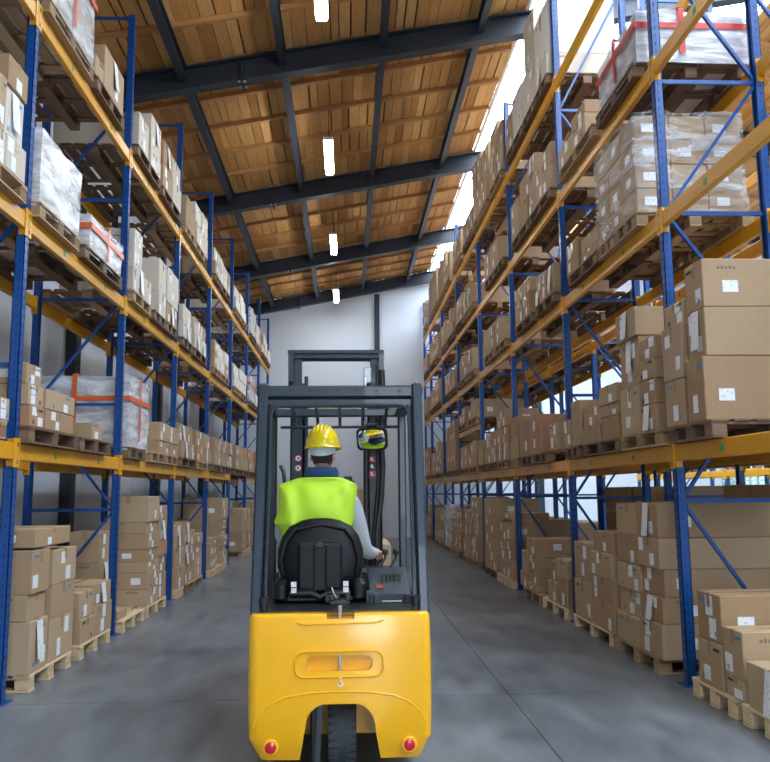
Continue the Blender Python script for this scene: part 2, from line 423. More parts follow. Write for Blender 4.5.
# ------------------------------------------------------------------ racks
LV = {'L': [0, 1.954, 3.81, 5.62], 'R': [0, 1.91, 3.906, 5.283, 6.817]}
BH = .135
def post_mesh(z, near, depthdir):
    """open omega profile, front face towards -x*depthdir"""
    b = MB(); s = depthdir
    b.box(0, s*.006, -.04, .04, 0, z, 'blue')
    b.box(0, s*.075, -.04, -.034, 0, z, 'blue'); b.box(0, s*.075, .034, .04, 0, z, 'blue')
    b.box(s*.069, s*.075, -.04, -.02, 0, z, 'blue'); b.box(s*.069, s*.075, .02, .04, 0, z, 'blue')
    if near:  # hole shade laid on as thin dark patches
        q = .10
        while q < z-.05:
            for yy in (-.024, .012): b.box(-s*.0015, 0, yy, yy+.010, q, q+.024, 'slot_shade')
            b.box(s*.024, s*.038, -.0415, -.04, q, q+.024, 'slot_shade')
            q += .075
    b.box(-s*.04, s*.10, -.075, .075, 0, .008, 'blue')
    return b
def zig(side_zs, x0, x1):
    out = []
    for i in range(len(side_zs)-1):
        za, zb = side_zs[i]+.03, side_zs[i+1]-.03
        out.append(((x1, za), (x0, zb)) if i % 2 == 0 else ((x0, za), (x1, zb)))
    return out
def rack(name, label, xf, dirn, ys, ztop, levels, skip=(), depth=1.05, near_n=3, extra=()):
    root = empty(name, (xf, ys[0], 0)); tag(root, label, 'rack')
    x0, y0 = xf, ys[0]
    pm = {}
    hz = [.15, 1.37, 2.57, 3.80, 5.02, 6.22, ztop-.03]
    if ztop > 7.7: hz = [.15, 1.45, 2.70, 3.90, 5.10, 6.40, ztop-.03]
    hbm = None; dbm = {}
    for i, y in enumerate(ys):
        for side in (0, 1):
            near = i < near_n
            key = (side, near)
            if key not in pm:
                pm[key] = post_mesh(ztop, near, dirn if side == 0 else -dirn).mesh('rack_post')
            o = bpy.data.objects.new('post', pm[key]); col.objects.link(o); o.parent = root
            o.location = (0 if side == 0 else dirn*depth, y-y0, 0)
        xa, xb = dirn*.07, dirn*(depth-.07)
        if 'h' not in dbm:
            b = MB(); b.bar((xa, 0, 0), (xb, 0, 0), .026, .034, 'blue'); dbm['h'] = b.mesh('horizontal_brace')
            for k, ((p, za), (q, zb)) in enumerate(zig(hz, xa, xb)):
                b = MB(); b.bar((p, 0, za), (q, 0, zb), .026, .034, 'blue', up=(0, 1, 0)); dbm[k] = b.mesh('diagonal_brace')
        for z in hz:
            o = bpy.data.objects.new('horizontal_brace', dbm['h']); col.objects.link(o); o.parent = root; o.location = (0, y-y0, z)
        for k in range(len(hz)-1):
            o = bpy.data.objects.new('diagonal_brace', dbm[k]); col.objects.link(o); o.parent = root; o.location = (0, y-y0, 0)
    bmc = {}
    for i in range(len(ys)-1):
        L = ys[i+1]-ys[i]-.08
        for l, z in enumerate(levels):
            if (i, l) in skip: continue
            for side in (0, 1):
                key = (round(L, 3), side)
                if key not in bmc:
                    s = dirn if side == 0 else -dirn
                    b = MB(); b.box(0, s*.05, .004, L-.004, -BH, 0, 'yellow', .006)
                    b.box(-s*.001, 0, .004, L-.004, -BH*.68, -BH*.62, 'yellow')
                    m1 = b.mesh('beam')
                    b = MB(); b.box(-s*.006, s*.055, 0, .004, -BH-.05, .03, 'yellow'); b.box(-s*.008, -s*.002, -.037, .025, -BH-.06, .035, 'yellow', .002)
                    b.box(-s*.010, -s*.008, -.03, -.016, -BH-.03, -BH, 'slot_shade'); b.box(-s*.010, -s*.008, -.03, -.016, -.03, .0, 'slot_shade')
                    m2 = b.mesh('connector')
                    b = MB(); b.box(-s*.006, s*.055, 0, -.004, -BH-.05, .03, 'yellow'); b.box(-s*.008, -s*.002, .037, -.025, -BH-.06, .035, 'yellow', .002)
                    m3 = b.mesh('connector')
                    b = MB(); b.box(-s*.003, -s*.0005, 0, .05, -.095, -.045, 'green', 0); m4 = b.mesh('marker_sticker')
                    bmc[key] = (m1, m2, m3, m4)
                m1, m2, m3, m4 = bmc[key]
                xx = 0 if side == 0 else dirn*depth
                o = bpy.data.objects.new('beam', m1); col.objects.link(o); o.parent = root; o.location = (xx, ys[i]-y0+.04, z)
                for mm, yy in ((m2, 0), (m3, L)):
                    c = bpy.data.objects.new('connector', mm); col.objects.link(c); c.parent = o; c.location = (0, yy, 0)
                if side == 0 and ys[i] < 19:
                    for yy in (L*.28, L*.72):
                        c = bpy.data.objects.new('marker_sticker', m4); col.objects.link(c); c.parent = o; c.location = (0, yy, 0)
    for (i, z) in extra:
        L = ys[i+1]-ys[i]-.08
        b = MB(); b.box(0, dirn*.05, .004, L-.004, -.12, 0, 'yellow', .006); o = b.build('beam', root, (0, ys[i]-y0+.04, z))
        b = MB(); b.box(0, -dirn*.05, .004, L-.004, -.12, 0, 'yellow', .006); o = b.build('beam', root, (dirn*depth, ys[i]-y0+.04, z))
    return root
YL = [6.5+2.957*i for i in range(-1, 8)]
YR = [6.62+3.194*i for i in range(-1, 7)]
YL[-1] = 27.1; YR.append(27.85)
rack('pallet_rack', 'blue and yellow pallet rack along the left wall, three beam levels high', -2.575, -1, YL, 7.37, LV['L'][1:], skip=((5, 0),))
rack('pallet_rack', 'blue and yellow pallet rack on the right side of the aisle, four beam levels high', 2.70, 1, YR, 8.1, LV['R'][1:], depth=.98, extra=((4, 2.9),))
Y2 = [4.5+2.75*i for i in range(0, 9)]
rack('pallet_rack', 'second blue pallet rack standing back to back behind the right-hand rack', 3.95, 1, Y2, 8.1, [1.95, 3.9, 5.3, 6.8], depth=1.0, near_n=0, skip=tuple((i, 3) for i in range(8)))
Y3 = [7.0+2.8*i for i in range(0, 7)]
rack('pallet_rack', 'far blue pallet rack across the next aisle near the window wall', 8.6, 1, Y3, 5.2, [1.95, 3.9], depth=1.0, near_n=0)

# ------------------------------------------------------------------ pallets
PAL = {}
PH = .135
def pallet_meshes(L, D, kind, wood):
    key = (round(L, 1), round(D, 2), kind, wood)
    if key in PAL: return PAL[key]
    r = random.Random(hash((int(L*10), int(D*100), kind, len(wood))) & 255)
    b = MB()                                   # deck: boards along y
    nb = 7
    for i in range(nb):
        w_ = .115 if i not in (0, nb-1) else .13
        xc = -D/2+.065+(D-.13)*i/(nb-1)
        if i not in (0, nb-1) and wood == 'wood_dark' and r.random() < .15: continue
        b.box(xc-w_/2, xc+w_/2, 0, L, PH-.02, PH, wood, .003)
    for i in range(3):
        yc = .06+(L-.12)*i/2; b.box(-D/2, D/2, yc-.05, yc+.05, PH-.038, PH-.0205, wood, .002)
    deck = b.mesh('deck')
    skids = []
    for i in range(3):
        b = MB()
        if kind == 'rail':                     # bottom boards along y
            xc = -D/2+.06+(D-.12)*i/2
            for k in range(3):
                yc = .065+(L-.13)*k/2; b.box(xc-.055, xc+.055, yc-.065, yc+.065, .018, PH-.0385, wood, .003)
            b.box(xc-.055, xc+.055, 0, L, 0, .0175, wood, .002)
        else:
            yc = .065+(L-.13)*i/2
            for k in range(3):
                xc = -D/2+.06+(D-.12)*k/2; b.box(xc-.055, xc+.055, yc-.065, yc+.065, .018, PH-.0385, wood, .003)
            b.box(-D/2, D/2, yc-.06, yc+.06, 0, .0175, wood, .002)
        skids.append(b.mesh('skid'))
    PAL[key] = (deck, skids); return PAL[key]
def where(s, y):
    """which upright this stands past, as words"""
    ys = YL if s == 'L' else YR
    i = 0
    for k, yy in enumerate(ys):
        if y >= yy-.25: i = k
    sd = 'left' if s == 'L' else 'right'
    return 'before first %s upright' % sd if i == 0 else 'past %s %s upright' % (ORD[i], sd)
LEVN = ['floor', 'lowest beams', 'second beams', 'third beams', 'top beams']
LABELS = {}
def uniq(lab):
    if lab not in LABELS: LABELS[lab] = 1; return lab
    LABELS[lab] += 1
    return lab
pal_count = {}
PDONE = []
def pallet(s, l, y0, y1, x, z, wood='wood', kind='rail', D=1.1, note=''):
    y0, y1 = clear(s, y0, y1)
    for (s_, z_, ya, yb) in PDONE:
        if s_ == s and abs(z_-z) < .1 and min(y1, yb)-max(y0, ya) > 0:
            if y0 >= ya: y0 = yb+.01
            else: y1 = ya-.01
    L = round(y1-y0-.04, 1); L = max(.5, min(1.4, L)); PDONE.append((s, z, y0, y0+L))
    root = empty('pallet', (x, y0, z))
    deck, sk = pallet_meshes(L, D, kind, wood)
    for nm, mm in [('deck', deck)]+[('skid', m_) for m_ in sk]:
        o = bpy.data.objects.new(nm, mm); col.objects.link(o); o.parent = root
    w_ = where(s, y0+.3); key = (s, l, w_); pal_count[key] = pal_count.get(key, 0)+1; n = pal_count[key]
    cl = {'wood': 'brown', 'wood_pale': 'pale', 'wood_dark': 'weathered shade-darkened'}[wood]
    pos = ORD[n]+' pallet '+w_
    if s in 'LR':
        tag(root, '%s wooden pallet, %s, on the %s' % (cl, pos, LEVN[l]), 'pallet', 'pallets in the racks')
    else:
        tag(root, '%s wooden pallet, %s of rack %s, %s' % (cl, note, BACKW[s], LEVN[l]), 'pallet', 'pallets in the %s' % BACKN[s])
    return pos, root, L
BACKW = {'B': 'behind right rack', 'C': 'by window wall'}
BACKN = {'B': 'second rack on the right', 'C': 'far rack by the windows'}

# ------------------------------------------------------------------ cartons: collected first, the 300 largest in view become individuals
CART = []
def clear(s, y0, y1, m=.058):
    for yu in (YL if s == 'L' else YR if s == 'R' else Y2 if s == 'B' else Y3):
        if y0 < yu+m and y1 > yu-m:
            if (y0+y1)/2 > yu: y0 = yu+m
            else: y1 = yu-m
    return y0, y1
def carton(s, l, x0, x1, y0, y1, z0, z1, where_lab, mt='card', rz=0, det=None):
    y0, y1 = clear(s, y0, y1)
    for o_ in CART:
        if o_['s'] == s and min(x1, o_['x1'])-max(x0, o_['x0']) > .005 and min(z1, o_['z1'])-max(z0, o_['z0']) > .005 and min(y1, o_['y1'])-max(y0, o_['y0']) > .003:
            if y0 >= o_['y0']: y0 = o_['y1']+.004
            else: y1 = o_['y0']-.004
    if y1-y0 < .12: return
    xc, yc, zc = (x0+x1)/2, (y0+y1)/2, (z0+z1)/2
    d = math.sqrt(xc*xc+yc*yc)
    vis = 1.0 if s in 'LR' else .25
    CART.append(dict(x0=x0, x1=x1, y0=y0, y1=y1, z0=z0, z1=z1, lab=where_lab, mt=mt, rz=rz, s=s, l=l, d=d, size=vis*(y1-y0+.35)*(z1-z0)/max(1, yc)**2, det=det))
def carton_mesh(c, b=None, local=True):
    W = (c['x1']-c['x0'])/2; D = (c['y1']-c['y0'])/2; Hh = c['z1']-c['z0']
    if b is None: b = MB()
    b.box(-W, W, -D, D, 0, Hh, c['mt'], .006)
    return b
def build_carton(c, detail):
    W = (c['x1']-c['x0'])/2; D = (c['y1']-c['y0'])/2; Hh = c['z1']-c['z0']
    r = random.Random(int(c['x0']*97+c['y0']*1013+c['z0']*7919))
    o = carton_mesh(c).build('carton', None, ((c['x0']+c['x1'])/2, (c['y0']+c['y1'])/2, c['z0']+.001), c['rz'])
    cl = {'card': 'brown', 'card_pale_lit': 'pale', 'card_red': 'reddish'}[c['mt']]
    if c['det'] and 'name' in c['det']: cl = c['det']['name']
    tag(o, cl+' carton, '+c['lab'], 'carton', 'cartons on the pallets')
    if not detail: return o
    f = -1 if c['s'] != 'L' else 1        # aisle face direction in x
    e = .0015
    xf = f*W
    t = MB()                               # tape along the top seam and down the faces
    if D > W*.9: 
        t.box(-.028, .028, -D, D, Hh-.0005, Hh+e, 'tape'); t.box(-.028, .028, -D-e, -D, Hh*.72, Hh, 'tape')
    else:
        t.box(-W, W, -.028, .028, Hh-.0005, Hh+e, 'tape'); t.box(xf, xf+f*e, -.028, .028, Hh*.7, Hh, 'tape')
    t.build('packing_tape', o)
    nl = r.choice([0, 1, 1, 2, 2, 2])
    if c['det'] and 'labels' in c['det']: nl = c['det']['labels']
    def clamp(v, m): return max(-m, min(m, v))
    for k in range(nl):
        t = MB(); w_ = min(r.uniform(.08, .12), D*1.1); h_ = min(r.uniform(.10, .15), Hh*.42)
        yc = clamp(r.uniform(-.7, .7)*D, D-w_/2-.015); zc = Hh*(.28 if k == 0 else .74)
        t.box(xf, xf+f*e, yc-w_/2, yc+w_/2, zc-h_/2, zc+h_/2, 'paper'); t.build('shipping_label', o)
    if r.random() < .45:                   # label on the end facing down the aisle
        t = MB(); w_ = .12; h_ = min(.09, Hh*.4); xc = f*(W-.15-r.random()*.2)
        t.box(xc-w_/2, xc+w_/2, -D-e, -D, Hh*.3, Hh*.3+h_, 'paper'); t.build('shipping_label', o)
    if r.random() < .7:
        t = MB(); ink = r.choice(['inkblue', 'inkblue', 'ink'])
        w_ = min(.09, D*.6); h_ = min(.022, Hh*.12); yc = (-.55 if r.random() < .5 else .5)*D; yc = clamp(yc, D-w_/2-.02)
        t.box(xf, xf+f*e, yc-w_/2, yc+w_/2, Hh*.88-h_, Hh*.88, ink); t.build('printed_mark', o)
        if r.random() < .6: t = MB(); t.box(xf, xf+f*e, -yc-.016, -yc+.016, Hh*.12, Hh*.12+.035, ink); t.build('printed_mark', o)
    if r.random() < .4 and Hh > .18:
        t = MB(); xa = f*(W-.12)
        for q in range(5): t.box(xa-f*.03*q, xa-f*.03*q-f*.020, -D-e, -D, Hh*.78, Hh*.78+.020+.006*(q % 2), 'ink_faint')
        t.build('printed_mark', o)
    if (r.random() < .24 and Hh > .2) or (c['det'] and 'sheet' in c['det']):
        t = MB(); w_ = min(.13, D*1.2); h_ = min(.30, Hh*.95); zt = Hh*.98
        sk = r.uniform(-.03, .03)
        vs = [(xf+f*.004, -w_/2, zt), (xf+f*.004, w_/2, zt), (xf+f*.03, w_/2+sk, zt-h_), (xf+f*.03, -w_/2+sk, zt-h_)]
        vs += [(v[0]+f*.001, v[1], v[2]) for v in vs]
        t.add(vs, [(0, 1, 2, 3), (7, 6, 5, 4), (0, 4, 5, 1), (1, 5, 6, 2), (2, 6, 7, 3), (3, 7, 4, 0)], 'paper'); t.build('delivery_note', o)
    return o

# ------------------------------------------------------------------ stretch-wrapped loads
def wrapped(s, l, x0, x1, y0, y1, z0, h, style, pos):
    y0, y1 = clear(s, y0, y1)
    root = empty('wrapped_load', ((x0+x1)/2, (y0+y1)/2, z0+.002))
    W, D = (x1-x0)/2-.025, (y1-y0)/2-.025; r = random.Random(int(y0*100)+l)
    cm = 'card' if style == 3 else ('card_pale_lit' if s == 'L' and l > 1 else 'goods')
    if style == 3: nx, ny, nz = 3, 3, max(2, int(round(h/.24)))
    else: nx, ny, nz = 2, 2, max(1, int(round(h/.3)))
    for i in range(nx):
        for j in range(ny):
            for k in range(nz):
                if 0 < i < nx-1 and 0 < j < ny-1: continue
                m_ = MB(); a, b_, c_ = 2*W/nx, 2*D/ny, (h-.02)/nz
                m_.box(-W+a*i+.003, -W+a*(i+1)-.003, -D+b_*j+.003, -D+b_*(j+1)-.003, c_*k+.002, c_*(k+1)-.002, cm, .008)
                q = m_.build('wrapped_carton', root)
                f = -1 if s == 'R' else 1
                if (i == (nx-1 if f > 0 else 0)) and r.random() < .7:
                    m_ = MB(); yc = -D+b_*(j+.5); m_.box(f*W, f*(W+.0015), yc-.06, yc+.06, c_*k+c_*.3, c_*k+c_*.65, 'paper'); m_.build('shipping_label', q)
                if j == 0 and style == 3 and r.random() < .6:
                    m_ = MB(); xc = -W+a*(i+.4); m_.box(xc-.06, xc+.06, -D-.0015, -D, c_*k+c_*.3, c_*k+c_*.65, 'paper'); m_.build('shipping_label', q)
    # film shell: gridded box with wrinkles
    n = 12; sh = MB(); e = .012
    faces = []
    import mathutils
    def grid(P, U, V):
        o = len(sh.v); k = sh.m('film_clear' if style == 3 else 'film_white')
        for i in range(n+1):
            for j in range(n+1):
                p = Vector(P)+Vector(U)*(i/n)+Vector(V)*(j/n)
                q = p*4+Vector((root.location.y, l, 0))
                nn = mathutils.noise.noise(q)*.018+mathutils.noise.noise(q*3)*.006
                cdir = Vector((p.x/W, p.y/D, 0)); 
                p2 = p+Vector((p.x/W, p.y/D, 0))*max(0, nn+.004)
                if p.z > h*.95: p2.z += nn*1.2+.006
                sh.v.append(tuple(p2))
        for i in range(n):
            for j in range(n):
                a = o+i*(n+1)+j; sh.f.append((a, a+n+1, a+n+2, a+1)); sh.mi.append(k)
    A, B = W+e, D+e
    grid((-A, -B, -.04), (2*A, 0, 0), (0, 0, h+.04)); grid((-A, B, -.04), (2*A, 0, 0), (0, 0, h+.04))
    grid((-A, -B, -.04), (0, 2*B, 0), (0, 0, h+.04)); grid((A, -B, -.04), (0, 2*B, 0), (0, 0, h+.04))
    grid((-A, -B, h), (2*A, 0, 0), (0, 2*B, 0))
    sh.build('stretch_film', root, smooth=True)
    if style == 2:
        tm = 'film_tape_red' if s == 'R' else 'film_tape'
        b = MB(); a1, b1 = A+.022, B+.022; zt = h*.68
        for (p, q) in (((-a1, -b1), (a1, -b1)), ((a1, -b1), (a1, b1)), ((a1, b1), (-a1, b1)), ((-a1, b1), (-a1, -b1))):
            b.bar((p[0], p[1], zt), (q[0], q[1], zt), .003, .055, tm)
        b.build('sealing_tape', root)
        b = MB(); xq = -.1
        b.bar((xq, -b1-.002, .1*h), (xq, -b1-.002, h+.02), .055, .003, tm, up=(0, 1, 0)); b.bar((xq, -b1, h+.03), (xq, b1, h+.03), .055, .003, tm)
        b.bar((-a1-.002, 0, .1*h), (-a1-.002, 0, h+.02), .003, .055, tm, up=(0, 1, 0)); b.bar((a1+.002, 0, .1*h), (a1+.002, 0, h+.02), .003, .055, tm, up=(0, 1, 0))
        b.bar((-a1, 0, h+.03), (a1, 0, h+.03), .055, .003, tm)
        b.build('sealing_tape', root)
    lab = {1: 'milky film wrapped load', 2: 'film wrapped load banded with %s tape' % ('red' if s == 'R' else 'orange'), 3: 'brown cartons wrapped in clear film'}[style]
    tag(root, '%s, %s, on %s' % (lab, pos, LEVN[l]), 'wrapped load')
    return root

# ------------------------------------------------------------------ loads measured from the photograph: (side, level, y0, y1, wrap, pallets, [(y, length, heights)])
LOADS=[
('L',0,6.79,7.89,0,1,[(6.77,0.4,[0.41,0.21,0.35]),(7.24,0.6,[0.36,0.28,0.3])]),
('L',0,8.03,9.12,0,1,[(8.06,0.44,[0.23,0.25]),(8.49,0.6,[0.3,0.21])]),
('L',0,9.28,10.53,0,1,[(9.3,0.64,[0.27,0.25,0.35])]),
('L',0,10.63,11.84,0,1,[(10.65,0.62,[0.21,0.21,0.13,0.16,0.2,0.14,0.33]),(11.27,0.5,[0.36,0.21,0.21,0.27,0.2])]),
('L',0,12.11,12.98,0,1,[(12.33,0.6,[0.32,0.29,0.32]),(12.92,0.49,[0.31,0.31,0.34])]),
('L',0,13.22,14.66,0,1,[(13.42,0.53,[0.31,0.27,0.24]),(13.95,0.67,[0.37,0.18,0.18])]),
('L',0,15.07,15.86,0,1,[(15.15,0.56,[0.2,0.29]),(15.7,0.48,[0.23,0.19,0.15])]),
('L',0,16.09,17.7,0,2,[(16.78,0.84,[0.23,0.1,0.12,0.1,0.12,0.1,0.12,0.42])]),
('L',0,20.22,22.13,0,2,[(20.16,0.84,[0.48,0.55]),(21.0,0.84,[0.48,0.55])]),
('L',1,5.02,6.17,0,1,[(5.99,0.18,[0.17])]),
('L',1,6.54,7.81,0,1,[(6.49,0.38,[0.17,0.17,0.17]),(6.89,0.73,[0.17,0.17])]),
('L',1,7.81,8.84,0,1,[(8.2,0.34,[0.17])]),
('L',1,9.52,10.4,2,1,[(9.52,.80,[0.82])]),
('L',1,10.59,12.43,0,2,[(11.08,0.62,[0.17,0.25]),(11.71,0.63,[0.17,0.24])]),
('L',1,12.51,13.85,0,1,[(12.56,0.64,[0.26,0.26]),(13.2,0.43,[0.26,0.26])]),
('L',1,13.94,15.05,0,1,[(13.91,0.83,[0.26,0.26]),(14.75,0.83,[0.26,0.26])]),
('L',1,15.62,17.61,0,2,[(15.83,0.76,[0.26,0.26]),(16.59,0.81,[0.26,0.26]),(17.39,0.81,[0.26,0.26])]),
('L',1,18.73,22.87,0,3,[(18.7,0.83,[0.27,0.27]),(19.53,0.83,[0.27,0.27]),(20.36,0.66,[0.29,0.29]),(21.02,0.66,[0.29,0.29]),(21.68,0.66,[0.29,0.29])]),
('L',2,5.17,6.32,0,1,[(5.71,0.15,[0.26,0.42]),(5.85,0.37,[0.27,0.39,0.24])]),
('L',2,6.49,7.66,1,1,[(6.47,1.12,[0.62])]),
('L',2,7.72,9.12,2,1,[(7.89,1.14,[0.34])]),
('L',2,9.34,10.47,0,1,[(9.33,0.36,[0.27,0.48]),(9.7,0.34,[0.33,0.47]),(10.08,0.37,[0.3])]),
('L',2,10.58,12.06,0,2,[(10.88,0.43,[0.33,0.46]),(11.32,0.75,[0.29,0.5])]),
('L',2,12.36,13.35,0,1,[(12.34,0.8,[0.26,0.26])]),
('L',2,13.44,14.72,0,1,[(13.42,0.56,[0.26,0.26]),(13.99,0.61,[0.26,0.26])]),
('L',2,15.17,17.55,0,2,[(15.26,0.49,[0.26,0.26]),(15.75,0.49,[0.26,0.26]),(16.26,0.56,[0.26,0.26]),(16.82,0.56,[0.26,0.26])]),
('L',2,18.18,20.59,0,2,[(18.16,0.52,[0.26,0.26]),(18.68,0.52,[0.26,0.26]),(19.19,0.68,[0.26,0.26]),(19.87,0.68,[0.26,0.26])]),
('L',3,6.53,7.84,2,1,[(6.58,1.2,[.95])]),
('L',3,7.88,8.93,0,1,[(7.83,0.3,[0.22]),(8.12,0.75,[0.48])]),
('L',3,9.43,10.77,0,1,[(9.54,0.5,[0.43]),(10.15,0.56,[0.22,0.48])]),
('L',3,12.29,14.29,0,2,[(12.43,0.84,[0.47]),(13.45,0.55,[0.36,0.36]),(13.99,0.55,[0.36,0.36])]),
('L',3,14.95,17.49,0,2,[(15.16,0.6,[0.26,0.26]),(15.77,0.79,[0.26,0.26]),(16.59,0.43,[0.47]),(17.02,0.43,[0.47])]),
('L',3,17.97,20.59,0,2,[(18.1,0.52,[0.26,0.26]),(18.62,0.52,[0.26,0.26]),(19.16,0.58,[0.26,0.26]),(19.75,0.58,[0.26,0.26])]),
('R',0,4.82,6.38,0,2,[(5.79,0.4,[0.32,0.34]),(5.49,0.29,[0.14,0.32]),(4.8,0.64,[0.29])]),
('R',0,6.97,8.1,0,1,[(6.87,0.52,[0.29,0.22,0.23,0.26,0.3]),(7.4,0.64,[0.25,0.23,0.24,0.27,0.29])]),
('R',0,8.16,9.59,0,1,[(8.09,0.73,[0.28,0.24,0.25,0.21]),(8.82,0.66,[0.42,0.41])]),
('R',0,9.71,11.15,0,1,[(9.85,0.47,[0.34,0.23]),(10.32,0.46,[0.26,0.25])]),
('R',0,11.15,12.28,0,1,[(11.44,0.57,[0.1,0.2,0.21,0.22]),(12.03,0.49,[0.22,0.3])]),
('R',0,12.93,14.38,0,2,[(13.09,0.58,[0.29,0.32,0.33,0.11]),(13.68,0.54,[0.26,0.31,0.31])]),
('R',0,16.57,18.71,0,2,[(16.47,0.54,[0.48,0.34,0.18,0.28]),(17.0,0.54,[0.48,0.34,0.18,0.28]),(17.57,0.45,[0.36,0.38,0.25]),(18.02,0.45,[0.36,0.38,0.25])]),
('R',0,19.03,20.86,0,2,[(18.96,0.43,[0.48,0.25,0.25]),(19.39,0.43,[0.48,0.25,0.25]),(19.85,0.48,[0.47,0.29]),(20.33,0.48,[0.47,0.29])]),
('R',0,22.36,24.65,0,2,[(22.29,0.48,[0.49,0.4]),(22.77,0.48,[0.49,0.4]),(23.25,0.67,[0.39,0.53]),(23.91,0.67,[0.39,0.53])]),
('R',1,5.7,6.72,0,1,[(5.81,0.32,[0.48,0.37,0.37]),(6.17,0.49,[0.37,0.44,0.19])]),
('R',1,6.67,7.71,0,1,[(6.77,0.38,[0.23,0.22,0.18,0.2]),(7.13,0.54,[0.44,0.45,0.27])]),
('R',1,7.71,8.95,0,1,[(7.72,0.56,[0.23,0.12,0.19]),(8.3,0.65,[0.18,0.21])]),
('R',1,9.06,10.08,0,1,[(8.98,0.37,[0.51]),(9.41,0.54,[0.33]),(10.0,0.4,[0.34])]),
('R',1,10.54,12.2,0,2,[(10.88,0.7,[0.53]),(11.59,0.7,[0.53])]),
('R',1,12.42,14.19,0,2,[(12.37,0.7,[0.32,0.32]),(13.14,0.49,[0.28,0.28,0.28]),(13.63,0.49,[0.28,0.28,0.28])]),
('R',1,14.29,15.91,0,2,[(15.54,0.85,[0.47]),(14.24,0.57,[0.28,0.28]),(14.81,0.57,[0.28,0.28])]),
('R',1,16.15,18.74,0,2,[(16.37,0.54,[0.26,0.26]),(16.91,0.54,[0.26,0.26]),(17.46,0.62,[0.47]),(18.08,0.62,[0.47])]),
('R',1,19.46,21.7,0,2,[(19.47,0.54,[1.14]),(19.53,0.54,[1.14]),(20.08,0.61,[1.11]),(20.69,0.61,[1.11])]),
('R',2,6.96,8.2,3,2,[(6.99,1.18,[0.96])]),
('R',2,8.15,9.37,0,1,[(8.12,0.61,[0.1,0.17]),(8.83,0.5,[0.36])]),
('R',2,11.11,12.35,0,1,[(11.32,0.48,[0.37,0.21]),(11.8,0.48,[0.37,0.21])]),
('R',2,13.08,15.26,0,2,[(13.58,0.43,[0.47]),(14.02,0.43,[0.47]),(14.45,0.75,[0.47])]),
('R',2,16.36,18.77,0,2,[(16.6,0.49,[0.47]),(17.1,0.49,[0.47]),(17.61,0.47,[0.47]),(18.09,0.47,[0.47])]),
('R',2,19.3,21.52,0,2,[(19.46,0.6,[0.47]),(20.06,0.6,[0.47]),(20.66,0.6,[0.47])]),
('R',3,6.86,7.98,2,1,[(6.78,1.12,[0.46])]),
('R',3,8.09,9.54,0,1,[(8.35,0.55,[0.25,0.15]),(8.93,0.57,[0.26])]),
('R',3,13.05,14.93,0,2,[(13.55,0.78,[0.52]),(14.35,0.53,[0.48])]),
('R',3,16.02,17.9,0,2,[(16.66,0.51,[0.47]),(17.17,0.51,[0.47])]),
('R',4,9.87,11.41,0,2,[(9.8,0.83,[0.28,0.77]),(10.64,0.63,[0.6,0.83])]),
('R',4,11.41,12.65,0,1,[(11.36,0.64,[0.1,0.55]),(12.03,0.55,[0.3,0.3])]),
('R',4,13.08,14.26,0,1,[(12.84,0.63,[0.44,0.44]),(13.47,0.69,[0.53,0.53])]),
('R',4,14.48,16.19,0,2,[(14.4,0.67,[0.54,0.54]),(15.07,0.49,[0.6,0.6]),(15.56,0.49,[0.6,0.6])]),
('R',4,15.92,17.66,0,2,[(15.76,0.47,[0.47]),(16.23,0.47,[0.47]),(16.71,0.45,[0.47]),(17.16,0.45,[0.47])]),
('R',4,17.98,19.8,0,2,[(17.94,0.84,[0.28,0.28]),(18.98,0.75,[0.6])]),
('R',4,21.29,25.04,0,3,[(21.23,0.84,[0.83]),(22.07,0.84,[0.83]),(22.93,0.66,[1.06]),(23.59,0.66,[1.06]),(24.24,0.66,[1.06])]),
('R',4,25.68,29.0,0,3,[(25.59,0.69,[1.01]),(26.28,0.69,[1.01]),(26.98,0.69,[1.01])])]
XF = {'L': -2.50, 'R': 2.62}
occ = {}
def cols_to_cartons(s, l, z, cols, pos, x_in=1.06, mt=None):
    f = -1 if s == 'L' else 1
    nc = len(cols)
    for ci, (y, d, hs) in enumerate(cols):
        xf = XF[s] if s in XF else XB[s]
        zc = z+PH; prevd = None
        colname = 'only column' if nc == 1 else ('near column' if ci == 0 else ('far column' if ci == nc-1 else ('middle column' if nc == 3 else ORD[ci+1]+' column')))
        for k, h in enumerate(hs):
            set_ = R.uniform(0, .05) if k else R.uniform(0, .02)
            depth = x_in-.02-(R.choice([0, .1, .25, .4, .5]) if (s == 'L' or y > 9) and len(hs)-k <= 3 else R.choice([0, .03]))
            if len(hs)-k <= 3 and k and prevd: depth = min(depth, prevd)
            prevd = depth
            xa = xf+f*set_; xb = xf+f*(depth)
            lay = 'bottom' if k == 0 else ('top' if k == len(hs)-1 else ORD[k+1]+' up')
            if len(hs) == 1: lay = 'single layer'
            yy0, yy1 = y+.004+R.uniform(0, .006), y+d-.004-R.uniform(0, .006)
            hh = max(.06, h)
            q = mt or R.choice(['card']*14+['card_red'])
            if s == 'L' and l >= 2 and R.random() < .7: q = 'card_pale_lit'  # skylight falling on upper left loads, put into the carton colour
            if s == 'R' and y < 9: q = 'card'
            if s == 'R' and l == 4 and y < 11.4: q = 'card_pale_lit'  # whitish top stack, skylight glare included in its colour
            cpos = pos.replace(' pallet', ' pallet')
            lv = 'on floor' if l == 0 else 'on '+LEVN[l]
            carton(s, l, min(xa, xb), max(xa, xb), yy0, yy1, zc, zc+hh-.002, '%s in %s, %s, %s' % (lay, colname, pos.replace(' pallet', ' pallet'), lv), q, rz=R.uniform(-.006, .006))
            zc += hh
